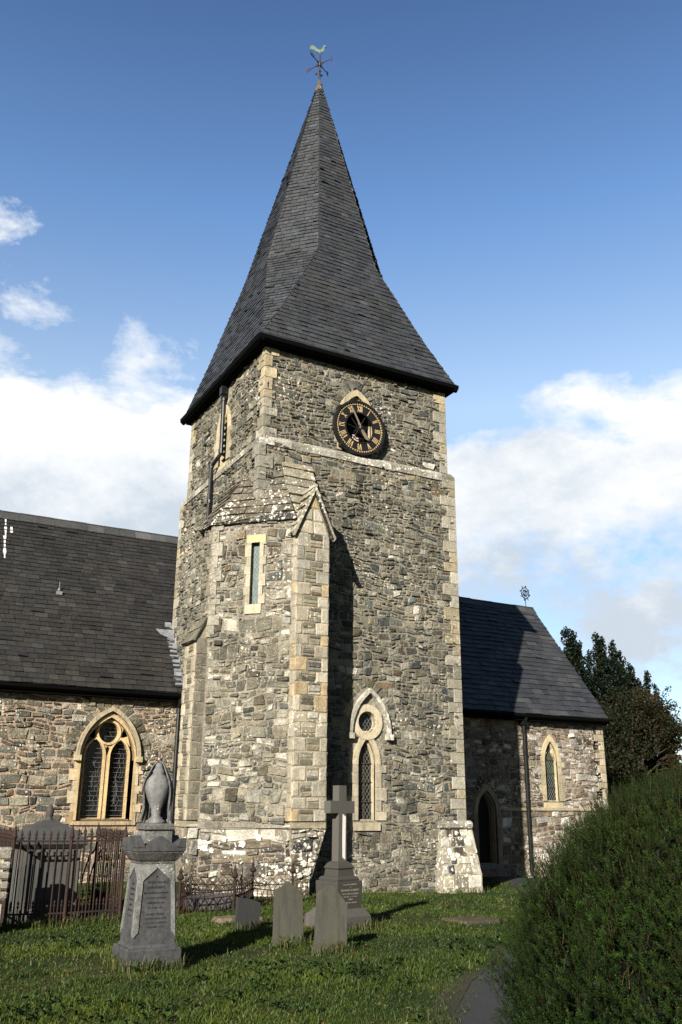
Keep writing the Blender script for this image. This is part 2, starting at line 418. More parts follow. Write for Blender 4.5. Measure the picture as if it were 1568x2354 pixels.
def lay_stones(mb, fr, quads, cols, heights, seed):
    """each quad of (u,v) corners becomes one rough stone with sunk, rounded edges"""
    rs = np.random.RandomState(seed)
    if not len(quads): return
    Q = np.array(quads, float); n = len(Q); H = np.array(heights)
    ts = [0, .5, .5, 1]
    a = np.array([0, .12, .88, 1.0])
    P = np.zeros((n, 4, 4, 3))
    wd = np.linalg.norm(Q[:, 1]-Q[:, 0], axis=1); hg = np.linalg.norm(Q[:, 3]-Q[:, 0], axis=1)
    for i in range(4):
        for j in range(4):
            s_ = np.full(n, a[i]); t_ = np.full(n, a[j])
            if i in (1, 2): s_ = np.where(i == 1, np.minimum(.022/wd, .3), 1-np.minimum(.022/wd, .3))
            if j in (1, 2): t_ = np.where(j == 1, np.minimum(.020/hg, .3), 1-np.minimum(.020/hg, .3))
            if i in (0, 3) and j in (0, 3):
                cs = np.minimum(.045/wd, .30)*rs.uniform(.2, 1.5, n); ct = np.minimum(.04/hg, .32)*rs.uniform(.2, 1.4, n)
                s_ = cs if i == 0 else 1-cs; t_ = ct if j == 0 else 1-ct
            p2 = (Q[:, 0]*((1-s_)*(1-t_))[:, None]+Q[:, 1]*(s_*(1-t_))[:, None]+Q[:, 2]*(s_*t_)[:, None]+Q[:, 3]*((1-s_)*t_)[:, None])
            p2 = p2+rs.normal(0, .007, (n, 2))
            hh = np.full(n, -.006) if (i in (0, 3) or j in (0, 3)) else H*rs.uniform(.35, 1.6, n)
            P[:, i, j, :2] = p2; P[:, i, j, 2] = hh
    P = P.reshape(-1, 3)
    V = [fr(p[0], p[1], p[2]) for p in P]
    faces = []
    for k in range(n):
        o = k*16
        for i in range(3):
            for j in range(3):
                faces.append((o+i*4+j, o+(i+1)*4+j, o+(i+1)*4+j+1, o+i*4+j+1))
    C = np.repeat(np.array(cols), 16, axis=0)*np.random.RandomState(seed+1).uniform(.85, 1.15, (n*16, 1))
    mb.add(V, faces, C)
def wob(u, v, s):
    return (.030*sin(u*1.9+v*3.3+s)+.022*sin(u*5.1-v*7.1+s*2)+.014*sin(u*11+v*13+s), .036*sin(u*1.4-v*1.3+s*3)+.026*sin(u*5.3+v*4.2+s)+.016*sin(u*11.7-v*6.1+s*5))
def rubble(mb, fr, outer, holes, pal, seed, rowh=(.072, .165), stw=(.085, .25), relief=(.006, .036), gap=.009, palf=None):
    rnd = random.Random(seed)
    vmin = min(p[1] for p in outer); vmax = max(p[1] for p in outer)
    v = vmin; quads = []; cols = []; hts = []
    while v < vmax-.02:
        h = rnd.uniform(*rowh)*rnd.choice((.7, 1, 1, 1.3, 1.5))
        if vmax-(v+h) < .05: h = vmax-v
        for (a, b) in spans(outer, holes, v, v+h):
            u = a
            while u < b-1e-6:
                ww = rnd.uniform(*stw)*(.6+h*4.0)
                if b-(u+ww) < .09: ww = b-u
                parts = [(v, v+h)]
                if h > .12 and rnd.random() < .38:
                    m = v+h*rnd.uniform(.35, .65); parts = [(v, m), (m, v+h)]
                for (p0, p1) in parts:
                    subs = [(u, u+ww)]
                    if len(parts) == 2 and ww > .22 and rnd.random() < .6:
                        mm = u+ww*rnd.uniform(.35, .65); subs = [(u, mm), (mm, u+ww)]
                    for (s0, s1) in subs:
                        g = gap*rnd.uniform(.4, 1.3)
                        q = []
                        sk = rnd.uniform(-.03, .03)
                        for (uu, vv, su, sv) in ((s0, p0, 1, 1), (s1, p0, -1, 1), (s1, p1, -1, -1), (s0, p1, 1, -1)):
                            du, dv = wob(uu, vv, seed)
                            e = min(1, (uu-a)/.15, (b-uu)/.15) if (uu-a) < .15 or (b-uu) < .15 else 1
                            q.append((uu+su*g+du*max(0, e)+rnd.uniform(-.017, .017), vv+sv*g*.8+dv*.9+rnd.uniform(-.015, .015)))
                        quads.append(q)
                        pl = palf((s0+s1)/2, (p0+p1)/2) if palf else pal
                        cols.append(pick(rnd, pl)); hts.append(rnd.uniform(*relief)*(1.0 if rnd.random() > .08 else 1.7))
                u += ww
        v += h
    lay_stones(mb, fr, quads, cols, hts, seed)
def voussoirs(mb, fr, inner, outer_, pal, seed, relief=(.012, .03)):
    """radiating stones between two matching polylines"""
    rnd = random.Random(seed); quads = []; cols = []; hts = []
    n = len(inner)
    for i in range(n-1):
        q = [inner[i], inner[i+1], outer_[i+1], outer_[i]]
        cx = sum(p[0] for p in q)/4; cy = sum(p[1] for p in q)/4
        quads.append([(cx+(p[0]-cx)*.93, cy+(p[1]-cy)*.93) for p in q]); cols.append(pick(rnd, pal)); hts.append(rnd.uniform(*relief))
    lay_stones(mb, fr, quads, cols, hts, seed)

def arch(cx, w_, zs, za, n=10):
    """pointed arch from left springing over the apex to the right springing"""
    h = za-zs; hw = w_/2
    # circle through (-hw,0) with centre on the springing line, passing (0,h)
    c = (hw*hw-h*h)/(2*hw)      # centre x for the left arc is -hw + r ; r solves (r-hw)^2 + h^2 = r^2
    r = (hw*hw+h*h)/(2*hw)
    pts = []
    a0 = pi; a1 = pi-math.acos(max(-1, min(1, (r-hw)/r)))
    for k in range(n+1):
        a = a0+(a1-a0)*k/n
        pts.append((cx-hw+r+r*cos(a), zs+r*sin(a)))
    right = [(2*cx-x, z) for x, z in pts[::-1]][1:]
    return pts+right
def lancet(cx, w_, zb, zs, za, n=10):
    return [(cx-w_/2, zb)]+arch(cx, w_, zs, za, n)+[(cx+w_/2, zb)]
def circle(cx, cz, r, n=24): return [(cx+r*cos(2*pi*k/n), cz+r*sin(2*pi*k/n)) for k in range(n)]
def offset_poly(pts, d):
    """offset of an open polyline to its left"""
    res = []
    for i, p in enumerate(pts):
        a = pts[max(i-1, 0)]; b = pts[min(i+1, len(pts)-1)]
        dx, dy = b[0]-a[0], b[1]-a[1]; l = sqrt(dx*dx+dy*dy) or 1
        res.append((p[0]-dy/l*d, p[1]+dx/l*d))
    return res
SPLIT = True
HONEY = (.47, .37, .215); HONEY2 = (.52, .41, .24); GREYST = (.35, .31, .225)
def dcol(rnd, base=None, j=.17):
    b = base or rnd.choice([(.40, .35, .24), (.36, .32, .235), (.43, .37, .24), (.31, .285, .215), (.46, .385, .235), (.40, .29, .16)])
    k = rnd.uniform(1-j, 1+j)*.80; g_ = sum(b)/3; return tuple((x*.82+g_*.18)*k for x in b)
def quoin_stack(mb, cx, cy, sx, sy, z0, z1, seed, long=(.34, .20), hh=(.20, .32), proud=.034, base=None, warp=None, col=None):
    """corner blocks; body lies towards (sx, sy) from the corner (cx, cy)"""
    rnd = random.Random(seed); z = z0; k = seed % 2
    while z < z1-.02:
        h = rnd.uniform(*hh)
        if z1-(z+h) < .12: h = z1-z
        a, b = (long[0], long[1]) if k % 2 else (long[1], long[0])
        a *= rnd.uniform(.85, 1.15); b *= rnd.uniform(.85, 1.15)
        dx = dy = 0
        x0, x1 = sorted((cx-sx*proud, cx+sx*a)); y0, y1 = sorted((cy-sy*proud, cy+sy*b))
        mb.rbox(x0, y0, z+.004, x1, y1, z+h-.004, .008, dcol(rnd, base) if col is None else col(rnd, z))
        z += h; k += 1
def blocks_round(mb, fr, inner_l, inner_r, z0, z1, seed, wl=(.10, .22), hh=(.17, .30), h0=-.25, h1=.036, base=None):
    """jamb stones left and right of an opening, alternately long and short"""
    for side, x in ((-1, inner_l), (1, inner_r)):
        rnd = random.Random(seed+side); z = z0; k = 0 if side < 0 else 1
        while z < z1-.02:
            h = rnd.uniform(*hh)
            if z1-(z+h) < .1: h = z1-z
            ww = (wl[1] if k % 2 else wl[0])*rnd.uniform(.85, 1.15)
            a, b = (x-ww, x) if side < 0 else (x, x+ww)
            l = [(a, z+.003), (b, z+.003), (b, z+h-.003), (a, z+h-.003)]
            mb.shape(fr, [l], h0, h1, dcol(rnd, base)); z += h; k += 1

# ------------------------------------------------------------------ slates
def slates(mb, o, Ud, Vd, poly, seed, rowh=.16, sw=.24, basecol=(.040, .043, .049), lift=.016, rowgrow=0., start=0., colf=None):
    """rows of overlapping slates over a plane polygon given in (u, v)"""
    fr = fr_gen(o, Ud, Vd); rnd = random.Random(seed)
    mb.shape(fr, [poly], -.03, -.004, (.03, .03, .03))
    vmin = min(p[1] for p in poly); vmax = max(p[1] for p in poly)
    v = vmin-start; r = 0
    while v < vmax-.01:
        rh = rowh*rnd.uniform(.94, 1.06); v1 = min(v+rh, vmax)
        a = scan(poly, max(v, vmin)+1e-3); b = scan(poly, v1-1e-3)
        if a and b:
            a = a[0]; b = b[0]
            u = min(a[0], b[0])-rnd.uniform(0, sw); ph = rnd.uniform(-.01, .01)
            while u < max(a[1], b[1]):
                ww = sw*rnd.uniform(.72, 1.25)
                bu0, bu1 = max(u, a[0]), min(u+ww, a[1]); tu0, tu1 = max(u, b[0]), min(u+ww, b[1])
                if bu1-bu0 > .015 or tu1-tu0 > .015:
                    if bu1 <= bu0: bu0 = bu1 = (a[0] if u < a[0] else a[1])
                    if tu1 <= tu0: tu0 = tu1 = (b[0] if u < b[0] else b[1])
                    l = lift*rnd.uniform(.7, 1.5); l2 = l*rnd.uniform(.8, 1.25)
                    dv = rnd.uniform(-.006, .006)
                    if rnd.random() < .03: dv -= .02
                    g = .005
                    wv = .012*sin(u*1.3+v*.9+seed)+.006*sin(u*3.7-v*2.1)
                    dv += wv
                    if rnd.random() < .012: l *= 2.2; l2 *= 1.4
                    V = [fr(bu0+g, v+dv, l), fr(bu1-g, v+dv+rnd.uniform(-.004, .004), l2), fr(tu1-g, v1+.02, .003), fr(tu0+g, v1+.02, .003),
                         fr(bu0+g, v+dv, -.004), fr(bu1-g, v+dv, -.004)]
                    k = rnd.uniform(.80, 1.2)
                    if rnd.random() < .04: k *= 1.4
                    bc = basecol if colf is None else colf(rnd, u, v)
                    t = rnd.uniform(-.05, .05)
                    c = (bc[0]*k*(1+t), bc[1]*k, bc[2]*k*(1-t))
                    mb.add(V, [(0, 1, 2, 3), (4, 5, 1, 0), (0, 3, 4), (1, 5, 2)], c)
                u += ww
        v = v1; r += 1
def poly3(mb, seed, pts, upref=(0, 0, 1), **k):
    """slate a planar polygon given by 3D points, rows running level"""
    P = [np.array(p, float) for p in pts]
    n = np.zeros(3)
    for i in range(len(P)): n += np.cross(P[i], P[(i+1) % len(P)])
    n /= np.linalg.norm(n)
    Ud = np.cross(np.array(upref, float), n); Ud /= np.linalg.norm(Ud); Vd = np.cross(n, Ud)
    o = P[0]; poly = [((p-o)@Ud, (p-o)@Vd) for p in P]
    slates(mb, o, Ud, Vd, poly, seed, **k)

def poly3o(mb, seed, pts, outd, **k):
    P = [np.array(p, float) for p in pts]; n = np.zeros(3)
    for i in range(len(P)): n += np.cross(P[i], P[(i+1) % len(P)])
    if n @ np.array(outd, float) < 0: pts = pts[::-1]
    poly3(mb, seed, pts, **k)
def band(mb, fr, u0, u1, prof, seed, seg=.55, colf=None):
    """moulding with profile [(v, h), ...] run along u, in separate stones"""
    rnd = random.Random(seed); u = u0
    while u < u1-1e-6:
        e = u+seg*rnd.uniform(.7, 1.3)
        if u1-e < .2: e = u1
        c = colf(rnd) if colf else dcol(rnd)
        j = rnd.uniform(-.003, .003)
        mb.loft([[fr(x, v, h+(j if h > 0 else 0)) for v, h in prof] for x in (u+.003, e-.003)], c); u = e
def ring(mb, fr, outer, inner, h0, h1, col): mb.shape(fr, [outer, inner], h0, h1, col)
def text(mb, fr, s, u, v, size, h0, h1, col=(.01, .01, .01), width=None, bold=.0):
    cu = bpy.data.curves.new('t', 'FONT'); cu.body = s; cu.size = size; cu.align_x = 'CENTER'; cu.offset = bold*size
    cu.resolution_u = 2
    ob = bpy.data.objects.new('t', cu); me = bpy.data.meshes.new_from_object(ob)
    if len(me.vertices):
        V = [(q.co.x, q.co.y) for q in me.vertices]
        k = 1
        if width: 
            wd = max(a for a, b in V)-min(a for a, b in V); k = width/wd
        n = len(V)
        verts = [fr(u+a*k, v+b, h1) for a, b in V]
        mb.add(verts, [tuple(p.vertices) for p in me.polygons], col)
    bpy.data.objects.remove(ob); bpy.data.curves.remove(cu); bpy.data.meshes.remove(me)

GREYD = lambda r: dcol(r, r.choice([(.34, .31, .24), (.28, .26, .20), (.42, .38, .28), (.50, .47, .39)]))

# ================================================================== the church
church = empty('church', (2.5, 2.5, 0))
tag(church, 'old grey rubble stone church with square tower, slate spire, nave and lower chancel', 'church')
LAST = [None]
def adopt(o, p):
    LAST[0] = o
    """parent keeping world placement"""
    o.parent = p
    if p.type == 'EMPTY': o.matrix_parent_inverse = Matrix.Translation(-p.location)
    return o

# ---- tower walls
S_lo = fr_south(-.12); S_up = fr_south(0.); W_lo = fr_west(-.12); W_up = fr_west(0.)
DECK = 9.36
tw = MB()
# lancet with round light above
LC = 2.61; LW = .43; LZ0 = 1.36; LZS = 2.50; LZA = 3.02
lan = lancet(LC, LW, LZ0, LZS, LZA); occ = circle(LC+.005, 3.36, .215)
clk = lancet(2.42, .80, 9.60, 10.45, 11.10)
bel = lancet(2.50, .60, 9.72, 10.58, 11.22)
mcol = (.25, .23, .185)
tw.shape(S_lo, [[(-.12, -.6), (5.12, -.6), (5.12, DECK), (-.12, DECK)], lan, occ], -.4, 0, mcol)
tw.shape(S_up, [[(0, DECK), (5, DECK), (5, 11.95), (0, 11.95)], clk], -.4, 0, mcol)
tw.shape(W_lo, [[(-.115, -.6), (5.16, -.6), (5.16, DECK), (-.115, DECK)]], -.4, 0, mcol)
tw.shape(W_up, [[(.01, DECK), (5.0, DECK), (5.0, 11.95), (.01, 11.95)], bel], -.4, 0, mcol)
tw.box(4.75, -.11, -.6, 5.115, 5.15, DECK, mcol); tw.box(4.6, .01, DECK, 4.99, 5.0, 11.95, mcol)
tw.box(-.1, 4.8, -.6, 5.1, 5.155, DECK, mcol); tw.box(.02, 4.7, DECK, 4.98, 4.995, 11.95, mcol)
outer_s = lancet(LC, LW+.36, 1.15, 2.55, 3.02)
circ_o = circle(LC, 3.36, .38)
hood_o = arch(LC+.02, 1.30, 3.0, 4.42, 8)
hole_s = [(2.20, 1.2), (2.20, 2.95), (2.0, 3.0)]+arch(LC, 1.26, 3.02, 4.36, 6)+[(3.2, 3.0), (3.02, 2.95), (3.02, 1.2)]
def pal_s(u, v):
    if 2.32 < u < 2.66 and 8.3 < v < 9.32: return [((.05, .048, .04), 3), ((.09, .085, .07), 1)]
    if v > 9.0 and random.random() < .3: return [((.30, .26, .18), 1)]
    if v < 1.6 and u < 4: return PAL_LIGHT
    if v < 4.5: return PAL_LIGHT if random.random() < .35 else PAL_DARK
    return PAL_DARK if random.random() < .8 else PAL_LIGHT
random.seed(5)
rubble(tw, S_lo, [(1.0, -.2), (5.10, -.2), (5.10, DECK), (-.12, DECK), (-.12, 7.6), (1.0, 7.6)], [hole_s], PAL_DARK, 11, palf=pal_s)
clk_hole = lancet(2.42, 1.04, 9.56, 10.5, 11.62)
rubble(tw, S_up, [(0.02, 9.54), (4.98, 9.54), (4.98, 11.9), (0.02, 11.9)], [clk_hole], PAL_DARK, 12)
rubble(tw, W_lo, [(.30, 1.3), (5.14, 1.3), (5.14, DECK), (-.1, DECK), (-.1, 7.6), (.3, 7.6)], [], PAL_LIGHT, 13, palf=lambda u, v: PAL_LIGHT if random.random() < .55 else PAL_DARK)
rubble(tw, W_up, [(.02, 9.5), (4.98, 9.5), (4.98, 11.9), (.02, 11.9)], [lancet(2.5, 1.04, 9.62, 10.6, 11.62)], PAL_LIGHT, 14, palf=lambda u, v: PAL_LIGHT if random.random() < .6 else PAL_DARK)
# relieving arches
a_i = arch(LC+.0, 1.26, 3.02, 4.12, 9); voussoirs(tw, S_lo, a_i[5:-5], offset_poly(arch(LC, 1.26, 3.02, 4.12, 9), .24)[5:-5], PAL_DARK, 31)
a_i = arch(2.42, 1.0, 10.46, 11.28, 9); voussoirs(tw, S_up, a_i, offset_poly(a_i, .26), PAL_DARK, 32)
a_i = arch(2.5, 1.02, 10.6, 11.36, 8); voussoirs(tw, W_up, a_i, offset_poly(a_i, .24), PAL_LIGHT, 33)
# a few pale and dark marked stones
lay_stones(tw, S_up, [[(4.3, 9.60), (4.62, 9.58), (4.66, 9.74), (4.32, 9.76)]], [(.72, .70, .64)], [.05], 3)
lay_stones(tw, S_lo, [[(3.95, 5.02), (4.28, 4.98), (4.26, 5.12), (4.0, 5.14)]], [(.015, .014, .013)], [.004], 4)
adopt(tw.build('tower_wall', M_RUBBLE), church)
TW = LAST[0]

def qcol(rnd, z):
    if z > 11.0: return dcol(rnd, rnd.choice([(.45, .36, .20), (.48, .39, .23)]))
    if z < 1.3: return dcol(rnd, (.50, .47, .40))
    return dcol(rnd, rnd.choice([(.40, .36, .27), (.33, .30, .22), (.45, .41, .32), (.40, .33, .20)]))
for args in ((0, 0, 1, 1, 9.56, 11.9, 1, (.30, .17)), (5, 0, -1, 1, 9.56, 11.9, 2, (.32, .17)), (0, 5, 1, -1, 9.56, 11.9, 4, (.30, .17)), (-.12, -.12, 1, 1, 7.7, DECK, 3, (.30, .17)), (5.12, -.12, -1, 1, 1.3, DECK, 6, (.36, .19)), (-.12, 5.16, 1, -1, 3.5, DECK, 5, (.3, .17))):
    qo = MB(); quoin_stack(qo, *args, col=(lambda r, z: dcol(r, (.30, .28, .22))) if args[6] == 3 else qcol); adopt(qo.build('quoins', M_DRESSED), TW)
st = MB()
prof = [(9.30, -.02), (9.30, .035), (9.44, .035), (9.585, -.13), (9.4, -.2)]
band(st, S_lo, -.155, 5.155, prof, 21, .5, GREYD); band(st, W_lo, -.15, 5.19, prof, 22, .5, GREYD)
adopt(st.build('string_course', M_LICHEN), TW)

# ---- battered plinth at the south-east corner
pl = MB()
roll = [(1.20, -.02), (1.20, .06), (1.23, .085), (1.29, .085), (1.33, .06), (1.36, .0), (1.36, -.02)]
def frustum(mb, x0, x1, y0, y1, z0, z1, fl, fr_, ff, fb, col): # flare left,right,front,back
    mb.loft([[(x0-fl, y0-ff, z0), (x1+fr_, y0-ff, z0), (x1+fr_, y1+fb, z0), (x0-fl, y1+fb, z0)], [(x0, y0, z1), (x1, y0, z1), (x1, y1, z1), (x0, y1, z1)]], col)
frustum(pl, 4.42, 5.16, -.16, 1.0, .28, 1.21, .12, .17, .24, .1, (.30, .27, .22))
pl.box(4.30, -.40, -.5, 5.33, 1.1, .28, (.30, .27, .22))
frp = fr_gen((4.30, -.40, .28), (1, 0, 0), (0, .24, .93))
quads = []; cols = []; hh = []
rnd = random.Random(8); z = 0
rows = [.20, .17, .19, .2, .2]
for i, h_ in enumerate(rows):
    t0 = z/.96; t1 = (z+h_)/.96
    xl0, xl1 = .12*t0, .12*t1; xr0, xr1 = 1.03-.17*t0, 1.03-.17*t1
    k = .24 if i % 2 else .16
    m = [(xl0, xl0+k, xl1+k, xl1), (xl0+k, xl0+k+.16, xl1+k+.16, xl1+k), (xl0+k+.16, xr0-.30+k*.4, xr1-.30+k*.4, xl1+k+.16), (xr0-.30+k*.4, xr0, xr1, xr1-.30+k*.4)]
    for j, (a, b, c, d) in enumerate(m):
        quads.append([(a+.008, z+.006), (b-.008, z+.006), (c-.008, z+h_-.006), (d+.008, z+h_-.006)])
        cols.append(rnd.choice([(.46, .44, .37), (.38, .35, .27), (.30, .27, .20)]) if j in (0, 3) or rnd.random() < .35 else pick(rnd, PAL_BASE)); hh.append(.012 if j in (0, 3) else .02)
    z += h_
lay_stones(pl, frp, quads, cols, hh, 9)
frq = fr_south(-.40)
lay_stones(pl, frq, [[(4.31, .0), (4.6, -.0), (4.6, .26), (4.31, .26)], [(4.62, -.0), (4.95, 0), (4.95, .26), (4.62, .26)], [(4.97, 0), (5.32, 0), (5.32, .26), (4.97, .26)], [(4.31, -.3), (5.32, -.3), (5.32, -.01), (4.31, -.01)]],
           [(.42, .38, .28), (.2, .18, .14), (.55, .52, .44), (.3, .27, .2)], [.012]*4, 3)
lay_stones(pl, fr_gen((5.33, -.40, .28), (0, 1, 0), (-.17, .05, .93)), [[(0.01, .0), (.6, 0), (.6, .4), (.01, .4)], [(0.01, .42), (.6, .42), (.6, .93), (.03, .93)]], [(.4, .37, .3)]*2, [.012]*2, 3)
band(pl, fr_south(-.16), 4.38, 5.25, roll, 4, .45, lambda r: dcol(r, (.40, .37, .29)))
band(pl, fr_east(5.16), -.24, 1.0, roll, 5, .45, lambda r: dcol(r, (.40, .37, .29)))
adopt(pl.build('corner_plinth', M_LICHEN), TW)

# ---- front buttress
def buttress_blocks(mb, fr, u0, u1, z0, z1, seed, pal, wl=(.17, .30), colf=None):
    """dressed blocks at both edges of a buttress face, rubble between"""
    rnd = random.Random(seed); z = z0; k = 0; quads = []; cols = []; hs = []; mid = []
    while z < z1-.02:
        h_ = rnd.uniform(.20, .33)
        if z1-(z+h_) < .14: h_ = z1-z
        a = (wl[1] if k % 2 else wl[0])*rnd.uniform(.85, 1.1); b = (wl[0] if k % 2 else wl[1])*rnd.uniform(.85, 1.1)
        for (p, q) in ((u0, u0+a), (u1-b, u1)):
            quads.append([(p+.004, z+.004), (q-.004, z+.004), (q-.004, z+h_-.004), (p+.004, z+h_-.004)])
            cols.append(colf(rnd, z) if colf else dcol(rnd)); hs.append(.010)
        m = z
        while m < z+h_-.02:
            hm = rnd.uniform(.06, .14)
            if z+h_-(m+hm) < .05: hm = z+h_-m
            if u1-b-(u0+a) > .07:
                quads.append([(u0+a+.008, m+.006), (u1-b-.008, m+.006), (u1-b-.008, m+hm-.006), (u0+a+.008, m+hm-.006)])
                cols.append(pick(rnd, pal)); hs.append(rnd.uniform(.004, .016))
            m += hm
        z += h_; k += 1
    lay_stones(mb, fr, quads, cols, hs, seed)
bu = MB()
bx0, bx1, by = .42, 1.18, -1.05
bc = (.30, .255, .18)
bu.box(bx0+.005, by+.005, 1.2, bx1-.005, -.1, 7.1, bc)
bcol = lambda r, z: dcol(r, r.choice([(.46, .41, .31), (.52, .45, .32), (.43, .38, .27), (.54, .40, .21)] if z < 6 else [(.42, .38, .29), (.36, .34, .27)]))
buttress_blocks(bu, fr_south(by), bx0, bx1, 1.34, 7.08, 3, PAL_LIGHT, colf=bcol)
buttress_blocks(bu, fr_east(bx1), by+.0, -.1, 1.34, 7.6, 5, PAL_DARK, colf=lambda r, z: dcol(r, (.34, .31, .24)))
lay_stones(bu, fr_west(bx0), [[(by+.004, 1.34+i*.26), (-.84, 1.34+i*.26), (-.84, 1.59+i*.26), (by+.004, 1.59+i*.26)] for i in range(22)], [bcol(random.Random(i), 3) for i in range(22)], [.008]*22, 4)
# gablet: triangular front
gx = (bx0+bx1)/2
bu.loft([[(bx0, by+.005, 7.05), (bx1, by+.005, 7.05), (gx, by+.005, 8.02)], [(bx0, -.15, 7.05), (bx1, -.15, 7.05), (gx, -.15, 8.02)]], bc)
lay_stones(bu, fr_south(by), [[(bx0+.02, 7.07), (bx0+.36, 7.07), (bx0+.36, 7.34), (bx0+.13, 7.34)], [(bx1-.38, 7.07), (bx1-.02, 7.07), (bx1-.13, 7.34), (bx1-.38, 7.34)], [(bx0+.15, 7.36), (gx-.03, 7.36), (gx-.03, 7.62), (bx0+.25, 7.62)], [(gx-.01, 7.36), (bx1-.15, 7.36), (bx1-.25, 7.62), (gx-.01, 7.62)], [(gx-.12, 7.64), (gx+.12, 7.64), (gx+.02, 7.95), (gx-.02, 7.95)]],
           [(.42, .38, .28), (.46, .42, .33), (.36, .33, .26), (.48, .44, .36), (.44, .36, .18)], [.012]*5, 6)
adopt(bu.build('front_buttress', M_DRESSED), TW); BU = LAST[0]
gr = MB()
GC = (.36, .33, .27)
ro = dict(rowh=.235, sw=.50, basecol=(.22, .20, .145), lift=.04)
zr = 8.12; ze = 7.02; o_ = .085
back = -.42
for s_, seed in ((-1, 1), (1, 2)):
    xe = gx+s_*(.38+o_)
    poly3o(gr, seed, [(xe, by-.07, ze), (xe, back, ze), (gx, back, zr), (gx, by-.07, zr)], (s_, 0, .5), **ro)
gr.loft([[(gx-.38-o_, by-.075, ze-.05), (gx, by-.075, zr-.08), (gx, by-.075, zr+.035), (gx-.38-o_-.03, by-.075, ze)], [(gx-.38-o_, by+.02, ze-.05), (gx, by+.02, zr-.08), (gx, by+.02, zr+.035), (gx-.38-o_-.03, by+.02, ze)]], (.30, .27, .20))
gr.loft([[(gx+.38+o_, by-.075, ze-.05), (gx, by-.075, zr-.08), (gx, by-.075, zr+.035), (gx+.38+o_+.03, by-.075, ze)], [(gx+.38+o_, by+.02, ze-.05), (gx, by+.02, zr-.08), (gx, by+.02, zr+.035), (gx+.38+o_+.03, by+.02, ze)]], (.30, .27, .20))
gr.tube([(gx, by-.07, zr+.02), (gx, back, zr+.02)], .04, 6, (.45, .42, .34))
# steep weathering above
poly3o(gr, 7, [(bx0-.01, -.10, 9.0), (bx1+.01, -.10, 9.0), (bx1+.01, -.95, 7.1), (bx0-.01, -.95, 7.1)], (0, -1, .5), rowh=.27, sw=.52, basecol=(.25, .225, .165), lift=.04)
gr.loft([[(bx1, -.1, 7.0), (bx1, -.1, 8.97), (bx1, -.93, 7.1), (bx1, -.95, 7.0)], [(bx0, -.1, 7.0), (bx0, -.1, 8.97), (bx0, -.93, 7.1), (bx0, -.95, 7.0)]], (.36, .33, .27))
adopt(gr.build('buttress_roof', M_LICHEN), BU)

# ---- west buttress
wb = MB()
wx = -1.12; wy0, wy1 = .45, 1.15
wb.box(wx+.005, wy0+.005, 1.2, -.1, wy1-.005, 4.95, bc)
wb.loft([[(wx+.005, wy0+.005, 4.95), (-.5, wy0+.005, 4.95), (-.5, wy0+.005, 6.15)], [(wx+.005, wy1-.005, 4.95), (-.5, wy1-.005, 4.95), (-.5, wy1-.005, 6.15)]], bc)
buttress_blocks(wb, fr_west(wx), wy0, wy1, 1.34, 4.9, 13, PAL_LIGHT, wl=(.16, .24), colf=lambda r, z: dcol(r, r.choice([(.50, .43, .30), (.46, .40, .28)])))
buttress_blocks(wb, fr_south(wy0), wx, -.84, 1.34, 4.95, 14, PAL_DARK, wl=(.15, .2), colf=lambda r, z: dcol(r, (.22, .195, .14)))
poly3o(wb, 15, [(wx-.06, wy0-.03, 4.86), (wx-.06, wy1+.03, 4.86), (-.5, wy1+.03, 6.2), (-.5, wy0-.03, 6.2)], (-1, 0, .5), rowh=.3, sw=.5, basecol=(.13, .12, .09), lift=.03)
adopt(wb.build('west_buttress', M_DRESSED), TW)

# ---- stair turret
T0 = np.array([.42, -.88, 0]); T1 = np.array([-.88, .42, 0]); T2 = np.array([-.93, .86, 0]); T3 = np.array([-.12, 2.3, 0])
tu = MB()
D_fr = fr_gen(T1, T0-T1, (0, 0, 1)); DL = np.linalg.norm(T0-T1)
W2_fr = fr_gen(T2, T1-T2, (0, 0, 1)); WL = np.linalg.norm(T1-T2)
N3_fr = fr_gen(T3, T2-T3, (0, 0, 1)); NL = np.linalg.norm(T2-T3)
slit = [(.90, 5.60), (1.09, 5.60), (1.09, 6.93), (.90, 6.93)]
tu.shape(D_fr, [[(0, 1.2), (DL, 1.2), (DL, 7.5), (0, 7.5)], slit], -.12, 0, (.26, .235, .19))
tu.shape(W2_fr, [[(0, 1.2), (WL, 1.2), (WL, 7.45), (0, 7.45)]], -.1, 0, (.26, .235, .19))
tu.shape(N3_fr, [[(0, 1.2), (NL, 1.2), (NL, 7.45), (0, 7.45)]], -.1, 0, (.26, .235, .19))
def pal_d(u, v):
    if random.random() < .13: return [((.60, .57, .49), 1), ((.52, .49, .41), 1)]
    return PAL_LIGHT if random.random() < .8 else PAL_DARK
rubble(tu, D_fr, [(.02, 1.33), (DL-.02, 1.33), (DL-.02, 7.46), (.02, 7.46)], [[(.76, 5.42), (1.24, 5.42), (1.24, 7.08), (.76, 7.08)]], PAL_LIGHT, 41, palf=pal_d, rowh=(.08, .20))
rubble(tu, W2_fr, [(.0, 4.9), (WL, 4.9), (WL, 7.4), (0, 7.4)], [], PAL_LIGHT, 42)
rubble(tu, N3_fr, [(.0, 1.33), (NL, 1.33), (NL, 7.4), (0, 7.4)], [], PAL_LIGHT, 43)
